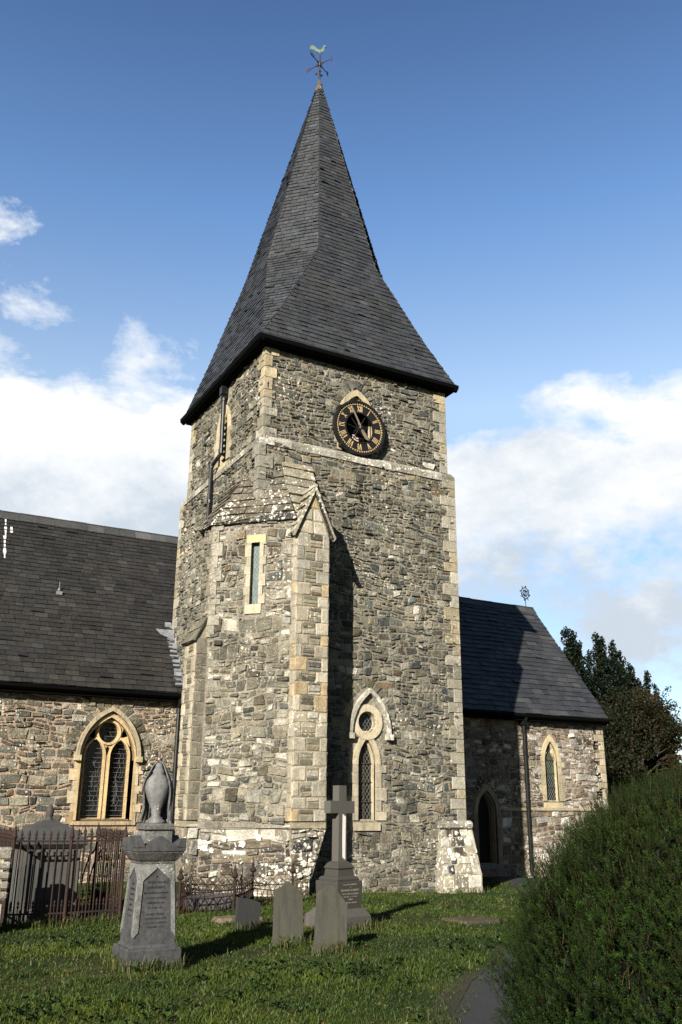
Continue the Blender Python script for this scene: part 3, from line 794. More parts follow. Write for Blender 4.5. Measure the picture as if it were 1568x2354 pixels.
# corner stones of the turret
rnd = random.Random(50); z = 4.95; k = 0
while z < 7.36:
    h_ = min(rnd.uniform(.2, .3), 7.4-z); a = .24 if k % 2 else .14
    tu.shape(D_fr, [[(-.005, z+.004), (a, z+.004), (a, z+h_-.004), (-.005, z+h_-.004)]], -.05, .035, dcol(rnd, (.44, .40, .31)))
    tu.shape(W2_fr, [[(WL-.3+a, z+.004), (WL+.008, z+.004), (WL+.008, z+h_-.004), (WL-.3+a, z+h_-.004)]], -.05, .034, dcol(rnd, (.46, .40, .28)))
    z += h_; k += 1
adopt(tu.build('stair_turret', M_RUBBLE), TW); TU = LAST[0]
sf = MB()
rnd = random.Random(4)
z = 5.42
sf.shape(D_fr, [[(.80, 5.40), (1.16, 5.40), (1.16, 5.597), (.80, 5.597)]], -.10, .035, (.47, .41, .28))
z = 5.60; k = 0
while z < 6.92:
    h_ = min(rnd.uniform(.17, .27), 6.93-z)
    wl_, wr_ = (.76, 1.18) if k % 2 else (.80, 1.24)
    sf.shape(D_fr, [[(wl_, z+.002), (.899, z+.002), (.899, z+h_-.002), (wl_, z+h_-.002)]], -.12, .034, dcol(rnd, (.47, .41, .28)))
    sf.shape(D_fr, [[(1.091, z+.002), (wr_, z+.002), (wr_, z+h_-.002), (1.091, z+h_-.002)]], -.12, .034, dcol(rnd, (.49, .43, .31)))
    z += h_; k += 1
sf.shape(D_fr, [[(.79, 6.933), (1.22, 6.933), (1.22, 7.10), (.79, 7.10)]], -.12, .034, (.50, .40, .22))
adopt(sf.build('slit_window', M_DRESSED), TU)
def lattice(mb, fr, u0, u1, v0, v1, sp=.105, h=-.15, ang=1.55, t=.006, col=(.2, .2, .2)):
    """diamond leading"""
    n = int(((v1-v0)+(u1-u0)*ang)/sp/ang)+3
    for s_ in (-1, 1):
        for k in range(-n, n+1):
            # v = c + s*ang*(u-u0)
            c = v0+k*sp*ang
            pts = []
            for (u) in (u0, u1): pts.append((u, c+s_*ang*(u-u0)))
            (a, b), (c2, d) = pts
            if b > d: a, b, c2, d = c2, d, a, b
            if d < v0 or b > v1 or d-b < 1e-6: continue
            def at(v): return a+(c2-a)*(v-b)/(d-b)
            p0 = (at(max(b, v0)), max(b, v0)); p1 = (at(min(d, v1)), min(d, v1))
            dx, dy = p1[0]-p0[0], p1[1]-p0[1]; l = sqrt(dx*dx+dy*dy)
            if l < .01: continue
            nx, ny = -dy/l*t/2, dx/l*t/2
            mb.shape(fr, [[(p0[0]-nx, p0[1]-ny), (p1[0]-nx, p1[1]-ny), (p1[0]+nx, p1[1]+ny), (p0[0]+nx, p0[1]+ny)]], h, h+.006, col, back=False)
def rect(fr, mb, u0, v0, u1, v1, h0, h1, col=(.1, .1, .1)): mb.shape(fr, [[(u0, v0), (u1, v0), (u1, v1), (u0, v1)]], h0, h1, col)
g = MB(); rect(D_fr, g, .89, 5.55, 1.10, 6.95, -.11, -.095); o = adopt(g.build('pane', M_GLASSB), TU)
g = MB(); lattice(g, D_fr, .89, 1.10, 5.58, 6.94, .075, -.092, t=.007); adopt(g.build('leading', M_CAME), TU)
# turret roof
tr = MB()
rk = dict(rowh=.21, sw=.42, basecol=(.105, .092, .070), lift=.038)
E0 = (.42, -.985, 7.40); E1 = (-.965, .385, 7.40); E2 = (-1.02, .88, 7.40)
poly3o(tr, 61, [E0, (.42, -.10, 8.84), (-.10, -.13, 7.98), (-.13, .45, 8.72), E1][:2]+[(-.11, .42, 8.78), E1], (-1, -1, 1), **rk)
poly3o(tr, 62, [E1, (-.11, .42, 8.78), (-.11, 1.75, 8.78), E2], (-1, 0, 1), **rk)
poly3o(tr, 63, [E2, (-.11, 1.75, 8.78), (-.11, 2.45, 7.4)], (-1, 1, 1), **rk)
# dark drip edge under the eaves
for (a, b) in ((E0, E1), (E1, E2), (E2, (-.11, 2.45, 7.4))):
    tr.loft([[(a[0], a[1], 7.385), (a[0]*.93+.02, a[1]*.93+.06, 7.385), (a[0]*.93+.02, a[1]*.93+.06, 7.43), (a[0], a[1], 7.415)], [(b[0], b[1], 7.385), (b[0]*.93+.02, b[1]*.93+.06, 7.385), (b[0]*.93+.02, b[1]*.93+.06, 7.43), (b[0], b[1], 7.415)]], (.05, .045, .04))
adopt(tr.build('turret_roof', M_LICHEN), TU)
# moulded string and battered base round turret and buttresses
ba = MB()
ringpts = [(bx1, -.12), (bx1, by), (bx0, by), (bx0, -.86), (T1[0]+.02, T1[1]), (wx, wy0), (wx, wy1), (-.14, wy1+.05)]
ringpts = [(bx1, -.10), (bx1, by), (bx0, by), (bx0-.06, -.83), (-.84, .45), (wx, .45), (wx, wy1), (-.10, wy1)]
def offs(pts, d):
    res = []
    for i, p in enumerate(pts):
        def nrm(a, b):
            dx, dy = b[0]-a[0], b[1]-a[1]; l = sqrt(dx*dx+dy*dy); return (dy/l*-1, dx/l)
        ns = []
        if i > 0: ns.append(nrm(pts[i-1], p))
        if i < len(pts)-1: ns.append(nrm(p, pts[i+1]))
        # ring runs clockwise seen from above with the outside on its left-hand side turned negative
        nx = -sum(n_[0] for n_ in ns); ny = -sum(n_[1] for n_ in ns); l2 = nx*nx+ny*ny
        k = 2*d/l2 if len(ns) == 2 else d
        k = min(k, d*1.6)
        res.append((p[0]+nx*k, p[1]+ny*k))
    return res
top = offs(ringpts, .0); bot = offs(ringpts, .24)
lv = [(0, 1.24), (.20, .34), (.23, .30), (.24, -.5)]
prev = None
for i in range(len(lv)-1):
    A = offs(ringpts, lv[i][0]); B = offs(ringpts, lv[i+1][0])
    for j in range(len(A)-1):
        ba.add([(B[j][0], B[j][1], lv[i+1][1]), (B[j+1][0], B[j+1][1], lv[i+1][1]), (A[j+1][0], A[j+1][1], lv[i][1]), (A[j][0], A[j][1], lv[i][1])], [(0, 1, 2, 3)], (.22, .19, .15))
A = offs(ringpts, 0); B = offs(ringpts, .20); B2 = offs(ringpts, .235)
for j in range(len(A)-1):
    # batter face as frame
    a0 = np.array([A[j][0], A[j][1], 1.24]); a1 = np.array([A[j+1][0], A[j+1][1], 1.24]); b0 = np.array([B[j][0], B[j][1], .34]); b1 = np.array([B[j+1][0], B[j+1][1], .34])
    # seen from outside the ring runs right to left
    Ud = b0-b1; Ln = np.linalg.norm(Ud); Ud = Ud/Ln
    mid = (a0+a1)/2-(b0+b1)/2; Vd = mid-Ud*(mid@Ud)
    fr = fr_gen(b1, Ud, Vd); Vn = Vd/np.linalg.norm(Vd)
    pts = [(0, 0), (Ln, 0), ((a0-b1)@Ud, (a0-b1)@Vn), ((a1-b1)@Ud, (a1-b1)@Vn)]
    if Ln > .12: rubble(ba, fr, pts, [], PAL_BASE, 70+j, rowh=(.12, .24), stw=(.16, .5), palf=lambda u, v: ([((.60, .57, .50), 1), ((.40, .36, .30), 1)] if v > .70 else PAL_BASE))
    bl = {3: [(.16, .58, .13), (.34, .48, .05), (.62, .70, .06), (1.0, .62, .07), (1.35, .74, .06), (.95, .30, .05)], 1: [(.20, .28, .06), (.30, .12, .06), (.14, .06, .05)]}.get(j, [])
    for (bu_, bv_, br_) in bl:
        rb_ = random.Random(int(bu_*1000)); nb_ = 22
        ba.shape(fr, [[(bu_+br_*(1+.25*sin(q*2.1)+rb_.uniform(-.22, .22))*cos(2*pi*q/nb_), bv_+br_*(.95+rb_.uniform(-.25, .25))*sin(2*pi*q/nb_)) for q in range(nb_)]], .0, .036, (.70, .67, .60))
    b0 = np.array([B2[j][0], B2[j][1], -.3]); b1 = np.array([B2[j+1][0], B2[j+1][1], -.3]); Ln = np.linalg.norm(b0-b1)
    if Ln > .12: rubble(ba, fr_gen(b1, b0-b1, (0, 0, 1)), [(0, 0), (Ln, 0), (Ln, .62), (0, .62)], [], PAL_BASE, 80+j, rowh=(.12, .22), stw=(.16, .5))
adopt(ba.build('battered_base', M_LICHEN), TW)
sr = MB()
rp = [(1.23, -.02), (1.23, .045), (1.255, .075), (1.30, .08), (1.34, .05), (1.36, .0), (1.36, -.02)]
rings = []
for (v, h_) in rp: rings.append([(x, y, v) for x, y in offs(ringpts, h_+.005)])
nn_ = len(ringpts)
for i in range(len(rings)-1):
    for j in range(nn_-1):
        # sub-segments for stone by stone colour
        a, b, c, d = [np.array(q) for q in (rings[i][j], rings[i][j+1], rings[i+1][j+1], rings[i+1][j])]
        Ln = np.linalg.norm(a-b); m = max(1, int(Ln/.5))
        for q in range(m):
            t0, t1 = q/m, (q+1)/m-.008/Ln
            rnd = random.Random(j*10+q); c_ = dcol(rnd, rnd.choice([(.50, .46, .36), (.36, .33, .26), (.56, .52, .42)]))
            sr.add([a+(b-a)*t0, a+(b-a)*t1, d+(c-d)*t1, d+(c-d)*t0], [(0, 1, 2, 3)], c_)
adopt(sr.build('base_moulding', M_LICHEN), TW)

# ---- lancet and round window dressings
def lancet_dressing(mb, fr, cx, wdt, z0, zs, za, seed, base=(.50, .42, .28), so_=.13, wl=(.13, .25), apex_off=.16, sill=True, proud=.036):
    inner = lancet(cx, wdt, z0, zs, za)
    o_arch = arch(cx, wdt+2*so_, zs-.02, za+apex_off)
    loop_o = [(cx-wdt/2-so_, zs-.02)]+o_arch[1:-1]+[(cx+wdt/2+so_, zs-.02)]
    loop_i = [(cx+wdt/2, zs-.02)]+[(x, z) for x, z in arch(cx, wdt, zs, za)[::-1]]+[(cx-wdt/2, zs-.02)]
    mb.shape(fr, [loop_o+loop_i], -.24, proud, base)
    blocks_round(mb, fr, cx-wdt/2, cx+wdt/2, z0, zs-.022, seed, wl, h0=-.24, h1=proud, base=base)
    # inner order, set back, gives the chamfered look
    lo = lancet(cx, wdt+.004, z0, zs, za); li = lancet(cx, wdt-.07, z0+.02, zs, za-.06)
    mb.shape(fr, [lo, li], -.24, -.045, tuple(c*.97 for c in base))
    if sill:
        mb.loft([[fr(cx-wdt/2-.10, z0-.20, -.2), fr(cx-wdt/2-.10, z0-.20, .05), fr(cx-wdt/2-.10, z0-.06, .05), fr(cx-wdt/2-.10, z0+.02, -.2)],
                 [fr(cx+wdt/2+.10, z0-.20, -.2), fr(cx+wdt/2+.10, z0-.20, .05), fr(cx+wdt/2+.10, z0-.06, .05), fr(cx+wdt/2+.10, z0+.02, -.2)]], tuple(c*.9 for c in base))
def hood(mb, fr, cx, wdt, zs, za, t=.07, h1=.10, col=(.46, .43, .34), stops=.10):
    a = arch(cx, wdt, zs, za, 12); b = arch(cx, wdt+2*t, zs, za+t*1.5, 12)
    rnd = random.Random(int(za*100)); n = len(a)
    for i in range(0, n-1, 2):
        e = min(i+2, n-1)
        mb.shape(fr, [a[i:e+1]+b[i:e+1][::-1]], 0, h1+rnd.uniform(-.004, .004), dcol(rnd, col, .1))
    for s_ in (-1, 1):
        x = cx+s_*(wdt/2+t/2)
        mb.shape(fr, [[(x-.075, zs-stops), (x+.075, zs-stops), (x+.075, zs+.02), (x-.075, zs+.02)]], 0, h1+.02, col)
wi = MB()
lancet_dressing(wi, S_lo, LC, LW, LZ0, LZS, LZA, 71, (.50, .43, .30))
wi.shape(S_lo, [circle(LC+.005, 3.36, .375, 28), circle(LC+.005, 3.36, .225, 28)], -.24, .05, (.52, .45, .32))
wi.shape(S_lo, [circle(LC+.005, 3.36, .27, 28), circle(LC+.005, 3.36, .205, 28)], -.24, -.06, (.50, .43, .30))
wi.shape(S_lo, [[(LC-.16, 2.98), (LC+.17, 2.98), (LC+.20, 3.10), (LC-.19, 3.10)]], -.2, .03, (.50, .43, .30))
adopt(wi.build('lancet_window', M_CLEAN), TW); WI = LAST[0]
g = MB(); rect(S_lo, g, LC-.25, 1.33, LC+.25, 3.05, -.13, -.115); rect(S_lo, g, LC-.25, 3.1, LC+.25, 3.62, -.13, -.115); adopt(g.build('pane', M_GLASS), WI)
g = MB(); lattice(g, S_lo, LC-.22, LC+.22, 1.36, 3.03, .085, -.112); lattice(g, S_lo, LC-.22, LC+.23, 3.13, 3.59, .085, -.112); adopt(g.build('leading', M_CAME), WI)
g = MB(); rect(S_lo, g, LC-.012, 1.3, LC+.012, 3.0, -.104, -.09); adopt(g.build('window_bar', M_BARS), WI)
for zz in (1.72, 2.12, 2.5): g = MB(); rect(S_lo, g, LC-.24, zz, LC+.24, zz+.016, -.0899, -.075); adopt(g.build('window_bar', M_BARS), WI)
hd = MB(); hood(hd, S_lo, LC+.06, .90, 3.10, 3.98, .07, .11); adopt(hd.build('hood_mould', M_LICHEN), WI)

# clock opening and belfry opening
co = MB()
lancet_dressing(co, S_up, 2.42, .80, 9.60, 10.45, 11.10, 73, (.48, .41, .27), so_=.13, wl=(.13, .2), sill=False)
adopt(co.build('clock_opening', M_CLEAN), TW); CO = LAST[0]
g = MB(); rect(S_up, g, 2.0, 9.5, 2.84, 11.2, -.09, -.075); adopt(g.build('shade_sheet', M_DARK), CO)  # black sheet painting in the dark of the opening
g = MB()
for i, (a, b) in enumerate(((2.26, 2.34), (2.35, 2.43), (2.44, 2.51))): rect(S_up, g, a, 9.62, b, (9.98, 10.10, 10.04)[i], -.0749, -.06)
adopt(g.build('board', M_BOARD), CO)
be = MB()
lancet_dressing(be, W_up, 2.50, .60, 9.72, 10.58, 11.22, 74, (.50, .42, .27), so_=.16, wl=(.20, .27), sill=True)
adopt(be.build('belfry_window', M_CLEAN), TW); BE = LAST[0]
g = MB(); rect(W_up, g, 2.1, 9.6, 2.9, 11.3, -.39, -.37); adopt(g.build('shade_sheet', M_DARK), BE)  # black sheet standing in for the shade behind the louvres
g = MB()
for i in range(9):
    z = 9.76+i*.16
    g.add([(.06, 2.15, z), (.06, 2.85, z), (.24, 2.85, z+.13), (.24, 2.15, z+.13), (.06, 2.15, z-.02), (.06, 2.85, z-.02), (.24, 2.85, z+.11), (.24, 2.15, z+.11)], [(0, 1, 2, 3), (4, 5, 6, 7), (0, 1, 5, 4)], (.07, .07, .07))
adopt(g.build('louvre', M_GRANITE), BE)

# ---- spire
sp = MB()
cxs = 2.5; r_, a_, b_, ap = 1.85, .85, 15.4, 22.93
ev = 2.70; ez = 12.02
octo = [(-a_, -r_), (a_, -r_), (r_, -a_), (r_, a_), (a_, r_), (-a_, r_), (-r_, a_), (-r_, -a_)]
def W3(x, y, z): return (cxs+x, cxs+y, z)
tz = 22.55; k_ = (ap-tz)/(ap-b_)
sk = dict(rowh=.140, sw=.21, lift=.022)
for i in range(8):
    p, q = octo[i], octo[(i+1) % 8]
    if i in (3, 4): kw = dict(rowh=.4, sw=.6, lift=.01)
    else: kw = sk
    outd = (p[0]+q[0], p[1]+q[1], .5)
    poly3o(sp, 100+i, [W3(p[0], p[1], b_), W3(q[0], q[1], b_), W3(q[0]*k_, q[1]*k_, tz), W3(p[0]*k_, p[1]*k_, tz)], outd, **kw)
    if i % 2 == 0:   # cardinal faces splay out to the square eaves
        sgn = {0: ((-1, -1), (1, -1)), 2: ((1, -1), (1, 1)), 4: ((1, 1), (-1, 1)), 6: ((-1, 1), (-1, -1))}[i]
        c0, c1 = sgn
        m = .38; zm = ez+(b_-ez)*m-.10     # slight concave curve
        def lerp(c, v, t): return (c[0]*ev+(v[0]-c[0]*ev)*t, c[1]*ev+(v[1]-c[1]*ev)*t)
        f0 = lerp(c0, p, m); f1 = lerp(c1, q, m)
        poly3o(sp, 120+i, [W3(c0[0]*ev, c0[1]*ev, ez), W3(c1[0]*ev, c1[1]*ev, ez), W3(*f1, zm), W3(*f0, zm)], outd, **kw)
        poly3o(sp, 130+i, [W3(*f0, zm), W3(*f1, zm), W3(q[0], q[1], b_), W3(p[0], p[1], b_)], outd, **kw)
        e2 = ev+.085; e3 = ev-.01
        poly3o(sp, 140+i, [W3(c0[0]*e2, c0[1]*e2, ez-.075), W3(c1[0]*e2, c1[1]*e2, ez-.075), W3(c1[0]*e3, c1[1]*e3, ez+.02), W3(c0[0]*e3, c0[1]*e3, ez+.02)], outd, rowh=.13, sw=.24, lift=.012)
    else:
        c = {1: (1, -1), 3: (1, 1), 5: (-1, 1), 7: (-1, -1)}[i]
        m = .38; zm = ez+(b_-ez)*m-.10
        f0 = (c[0]*ev+(p[0]-c[0]*ev)*m, c[1]*ev+(p[1]-c[1]*ev)*m); f1 = (c[0]*ev+(q[0]-c[0]*ev)*m, c[1]*ev+(q[1]-c[1]*ev)*m)
        poly3o(sp, 150+i, [W3(c[0]*ev, c[1]*ev, ez), W3(*f0, zm), W3(*f1, zm)], outd, **kw)
        poly3o(sp, 160+i, [W3(*f0, zm), W3(*f1, zm), W3(q[0], q[1], b_), W3(p[0], p[1], b_)], outd, **kw)
adopt(sp.build('spire', M_SLATE), church); SP = LAST[0]
cp = MB(); cp.lathe([(.135, 22.46), (.15, 22.5), (.11, 22.66), (.085, 22.70), (.10, 22.74), (.085, 22.80), (.05, 22.86), (.03, 22.95)], (2.5, 2.5, 0), 10, (.085, .075, .065))
for k in range(8):
    a = k*pi/4+.2; cp.box(2.5+.10*cos(a)-.02, 2.5+.10*sin(a)-.02, 22.44, 2.5+.10*cos(a)+.02, 2.5+.10*sin(a)+.02, 22.52, (.5, .48, .43))
adopt(cp.build('spire_cap', M_DRESSED), SP)
# eaves
ea = MB()
ea.box(-.16, -.16, 11.78, 5.16, 5.16, 11.90, (.01, .01, .01)); ea.box(-.10, -.10, 11.90, 5.10, 5.10, 12.0, (.01, .01, .01))
gp = [(11.80, .0), (11.80, .04), (11.86, .115), (11.955, .13), (11.955, .10), (11.93, .0)]
for fr in (fr_south(-.17), fr_west(-.17), fr_east(5.17)): ea.loft([[fr(u, v, h_) for v, h_ in gp] for u in (-.28, 5.28)], (.01, .01, .01))
adopt(ea.build('eaves_gutter', M_GUTTER), SP)

# ---- rainwater pipe of the tower
dp = MB()
dp.box(-.20, 2.27, 11.52, -.02, 2.45, 11.74, (.01, .01, .01)); dp.box(-.17, 2.30, 11.42, -.04, 2.42, 11.53, (.01, .01, .01))
dp.tube([(-.11, 2.36, 11.45), (-.11, 2.34, 9.92), (-.15, 2.40, 9.84), (-.20, 2.64, 9.70), (-.22, 2.68, 9.62), (-.22, 2.70, 7.6)], .052, 10)
for z in (11.35, 9.95, 9.62, 8.7): dp.tube([(-.11 if z > 9.9 else -.22, 2.355 if z > 9.9 else 2.685, z), (-.11 if z > 9.9 else -.22, 2.355 if z > 9.9 else 2.685, z+.08)], .064, 10)
adopt(dp.build('downpipe', M_IRON, smooth=False), TW)

# ================================================================== nave
NY = 4.12
NS = fr_south(NY)
nx0 = -9.0; NC = -1.80
nw = MB()
fo = [(NC-.61, 1.30)]+arch(NC, 1.22, 2.62, 3.57, 12)+[(NC+.61, 1.30)]
nw.shape(NS, [[(nx0, -.6), (-.1, -.6), (-.1, 4.2), (nx0, 4.2)], fo], -.5, 0, (.40, .30, .22))
hole = [(NC-.75, 1.16), (NC-.75, 2.6)]+arch(NC, 1.62, 2.62, 3.96, 8)+[(NC+.75, 2.6), (NC+.75, 1.16)]
def pal_n(u, v): return PAL_LIGHT if random.random() < .75 else PAL_DARK
rubble(nw, NS, [(nx0, -.3), (-.12, -.3), (-.12, 4.1), (nx0, 4.1)], [hole], PAL_LIGHT, 201, rowh=(.09, .21), stw=(.11, .33), palf=pal_n, gap=.012)
a_i = arch(NC, 1.54, 2.62, 3.78, 10); voussoirs(nw, NS, a_i, offset_poly(a_i, .25), [((.24, .22, .17), 2), ((.17, .16, .13), 2), ((.32, .28, .21), 1)], 202)
nw.shape(fr_east(4.9), [[(NY, -.6), (10.9, -.6), (10.9, 4.2), (7.5, 9.0), (NY, 4.4)]], -.4, 0, (.2, .18, .15))
adopt(nw.build('nave_wall', M_RUBBLE), church); NWALL = LAST[0]
nf = MB()
SAND = (.50, .37, .20)
ring(nf, NS, [(NC-.66, 1.30)]+arch(NC, 1.32, 2.60, 3.67, 12)+[(NC+.66, 1.30)], fo, -.3, .035, SAND)
rnd = random.Random(77)
for s_ in (-1, 1):
    z = 1.22; k = 0 if s_ > 0 else 1
    while z < 2.58:
        h_ = min(rnd.uniform(.17, .27), 2.6-z); wd_ = .84 if k % 2 else .735
        x0, x1 = sorted((NC+s_*.661, NC+s_*wd_))
        nf.shape(NS, [[(x0, z+.003), (x1, z+.003), (x1, z+h_-.003), (x0, z+h_-.003)]], -.2, .033, dcol(rnd, rnd.choice([(.60, .46, .26), (.48, .33, .16), (.64, .52, .32)])))
        z += h_; k += 1
# tracery plate
def lt(cx): return lancet(cx, .43, 1.33, 2.70, 3.07, 9)
tl = [lt(NC-.285), lt(NC+.285), circle(NC-.01, 3.235, .235, 28),
      [(NC-.53, 2.92), (NC-.40, 3.02), (NC-.31, 3.12), (NC-.33, 3.36), (NC-.45, 3.16)],
      [(NC+.53, 2.92), (NC+.45, 3.16), (NC+.33, 3.36), (NC+.31, 3.12), (NC+.40, 3.02)],
      [(NC-.055, 2.86), (NC, 2.70), (NC+.055, 2.86), (NC, 2.93)], [(NC-.025, 3.495), (NC+.025, 3.495), (NC, 3.52)]]
fi = [(NC-.615, 1.30)]+arch(NC, 1.23, 2.62, 3.58, 12)+[(NC+.615, 1.30)]
nf.shape(NS, [fi]+tl, -.26, -.10, SAND)
# raised inner mouldings round each light
def lmould(cx): ring(nf, NS, lancet(cx, .50, 1.33, 2.70, 3.13, 9), lancet(cx, .435, 1.332, 2.70, 3.075, 9), -.12, -.075, (.58, .43, .23))
lmould(NC-.285); lmould(NC+.285); ring(nf, NS, circle(NC-.01, 3.235, .285, 28), circle(NC-.01, 3.235, .237, 28), -.12, -.06, (.58, .43, .23))
nf.loft([[NS(u, 1.20, -.25), NS(u, 1.20, .05), NS(u, 1.27, .05), NS(u, 1.36, -.25)] for u in (NC-.74, NC+.74)], (.40, .31, .19))
adopt(nf.build('traceried_window', M_CLEAN), NWALL); NF = LAST[0]
hd = MB(); hood(hd, NS, NC, 1.34, 2.68, 3.71, .07, .11, (.48, .40, .25), .10); adopt(hd.build('hood_mould', M_CLEAN), NF)
g = MB(); rect(NS, g, NC-.62, 1.30, NC+.62, 3.66, -.245, -.235); adopt(g.build('pane', M_GLASSD), NF)
g = MB(); rnd = random.Random(5)
for cx_ in (NC-.285, NC+.285):
    z = 1.40
    while z < 3.0: rect(NS, g, cx_-.215, z, cx_+.215, z+.006, -.20, -.19); z += .105
    for k in range(13):
        u0 = cx_+rnd.uniform(-.19, .19); v0 = rnd.uniform(1.4, 2.3); pts = [(u0, v0)]
        for q in range(rnd.randint(5, 9)):
            u0 = max(cx_-.2, min(cx_+.2, u0+rnd.uniform(-.05, .05))); v0 += rnd.uniform(.03, .11); pts.append((u0, v0))
        for a, b in zip(pts, pts[1:]):
            if b[1] > 3.0: break
            g.tube([NS(a[0], a[1], -.215), NS(b[0], b[1], -.215)], .0032, 4, caps=False)
for z in (3.15, 3.25, 3.34): rect(NS, g, NC-.24, z, NC+.23, z+.005, -.20, -.19)
for k in range(5):
    a = rnd.uniform(0, 2*pi); g.tube([NS(NC+.16*cos(a), 3.235+.16*sin(a), -.215), NS(NC+.05*cos(a+1), 3.235+.05*sin(a+1), -.215), NS(NC+.18*cos(a+2), 3.235+.18*sin(a+2), -.215)], .003, 4, caps=False)
adopt(g.build('leading', M_CAME), NF)

nr = MB()
def navecol(rnd, u, v):
    return (.026, .025, .024) if rnd.random() < .85 else (.035, .033, .030)
NE, NEz, NRy, NRz = 3.84, 4.20, 7.50, 9.12
poly3o(nr, 210, [(nx0, NE, NEz), (4.9, NE, NEz), (4.9, NRy, NRz), (nx0, NRy, NRz)], (0, -1, 1), rowh=.155, sw=.27, lift=.022, colf=navecol)
nr.add([(nx0, NRy, NRz), (4.9, NRy, NRz), (4.9, 11.1, 4.2), (nx0, 11.1, 4.2)], [(0, 1, 2, 3)], (.06, .06, .06))
adopt(nr.build('nave_roof', M_SLATE), church); NR = LAST[0]
rt = MB(); rnd = random.Random(9); x = nx0
while x < 4.8:
    z = NRz+rnd.uniform(-.006, .006)
    for s_ in (-1, 1): rt.loft([[(x, NRy, z+.075), (x, NRy+s_*.17, z-.15), (x, NRy+s_*.17, z-.175), (x, NRy, z+.04)], [(x+.455, NRy, z+.075), (x+.455, NRy+s_*.17, z-.15), (x+.455, NRy+s_*.17, z-.175), (x+.455, NRy, z+.04)]], (.075*rnd.uniform(.7, 1.3),)*3)
    rt.tube([(x, NRy, z+.07), (x+.45, NRy, z+.07)], .028, 6, (.05, .05, .05)); x += .46
adopt(rt.build('ridge_tiles', M_SLATE), NR)
gu = MB()
gpn = [(NEz-.14, 0), (NEz-.14, .05), (NEz-.09, .11), (NEz-.03, .115), (NEz-.03, .09), (NEz-.04, 0)]
gu.loft([[fr_south(3.90)(u, v, h_) for v, h_ in gpn] for u in (nx0, -.16)])
gu.box(nx0, 3.90, NEz-.20, -.14, 4.10, NEz-.12)
adopt(gu.build('gutter', M_GUTTER), NR)
dn = MB(); px_, py_ = -.23, 3.98
dn.tube([(px_, 3.86, NEz-.1), (px_, 3.9, 3.95), (px_, py_, 3.85), (px_, py_, -.1)], .048, 10)
for z in (3.75, 2.35, 1.0): dn.tube([(px_, py_, z), (px_, py_, z+.08)], .060, 10)
adopt(dn.build('downpipe', M_IRON), NWALL)
fl = MB(); rnd = random.Random(2)
for i in range(9):
    y = 3.95+i*.15; z = NEz+(y-NE)*1.344
    fl.box(-.150, y, z-.02, -.135, y+.16, z+.13+.06*(i % 2), (.3, .3, .3))
    fl.add([(-.15, y, z+.03), (-.32-.05*rnd.random(), y, z+.028), (-.32, y+.14, z+.215), (-.15, y+.14, z+.22)], [(0, 1, 2, 3)], (.3, .3, .3))
y = 4.98; z = NEz+(y-NE)*1.344
fl.add([(-.15, y-.12, z-.10), (-.52, y-.02, z+.06), (-.62, y+.10, z+.21), (-.15, y+.10, z+.21)], [(0, 1, 2, 3)], (.3, .3, .3))
adopt(fl.build('lead_flashing', M_LEAD), NR)
rnd = random.Random(31)
for (x, y, l) in ((-4.30, 6.9, .5), (-4.15, 7.0, .16), (-4.32, 6.35, .55)):
    bd = MB(); ys_ = [y+l*t for t in np.linspace(0, 1, 8)]; e = 1.3443
    bd.add([p for yy in ys_ for w_ in [rnd.uniform(.015, .045)] for p in ((x-w_, yy, NEz+(yy-NE)*e+.038), (x+w_, yy, NEz+(yy-NE)*e+.038))], [(2*i, 2*i+1, 2*i+3, 2*i+2) for i in range(7)], (.62, .62, .6))
    adopt(bd.build('bird_dropping', M_MARBLE), NR)
va = MB(); va.lathe([(.04, 0), (.03, .06), (.008, .08), (.008, .22), (0.003, .23)], (-3.0, 5.72, 6.78), 8, (.5, .5, .5)); va.box(-3.07, 5.62, 6.66, -2.93, 5.72, 6.75, (.4, .4, .4))
adopt(va.build('roof_vent', M_LEAD), NR)

# ================================================================== chancel
CY = 4.15; CS = fr_south(CY); ce = 13.62; DC = 9.01; CWx = 11.47
cw = MB()
door = lancet(DC, .66, .16, 1.50, 2.12); cwin = lancet(CWx, .50, 1.84, 2.98, 3.56)
cw.shape(CS, [[(5.0, -.8), (ce, -.8), (ce, 4.3), (5.0, 4.3)], door, cwin], -.5, 0, (.30, .24, .19))
rubble(cw, CS, [(5.1, -.5), (ce, -.5), (ce, 4.16), (5.1, 4.16)], [lancet(DC, .98, .0, 1.5, 2.6), [(CWx-.4, 1.64), (CWx-.4, 3.0), (CWx-.2, 3.6), (CWx, 3.82), (CWx+.2, 3.6), (CWx+.4, 3.0), (CWx+.4, 1.64)]], PAL_CHANC, 301, rowh=(.09, .19), stw=(.10, .30), gap=.014,
       palf=lambda u, v: ([((.56, .53, .48), 3), ((.42, .37, .31), 2), ((.24, .20, .16), 2)] if (u > 11.6 and v < 3.3) or (u > 10.3 and v < .9) else PAL_CHANC))
a_i = arch(DC, 1.0, 1.5, 2.3, 8); voussoirs(cw, CS, a_i, offset_poly(a_i, .26), PAL_DARK, 303)
cw.shape(fr_east(ce), [[(CY, -.8), (9.9, -.8), (9.9, 4.2), (7.05, 8.3), (CY, 4.4)]], -.4, 0, (.3, .26, .2))
cw.box(5.2, 9.5, -.8, ce-.05, 9.9, 4.2, (.3, .26, .2))
adopt(cw.build('chancel_wall', M_RUBBLE), church); CW = LAST[0]
cq = MB(); quoin_stack(cq, ce, CY, -1, 1, -.3, 4.2, 9, (.34, .2), col=lambda r, z: dcol(r, (.50, .41, .26)) if z > 1.9 else dcol(r, (.46, .42, .33)))
adopt(cq.build('quoins', M_DRESSED), CW)
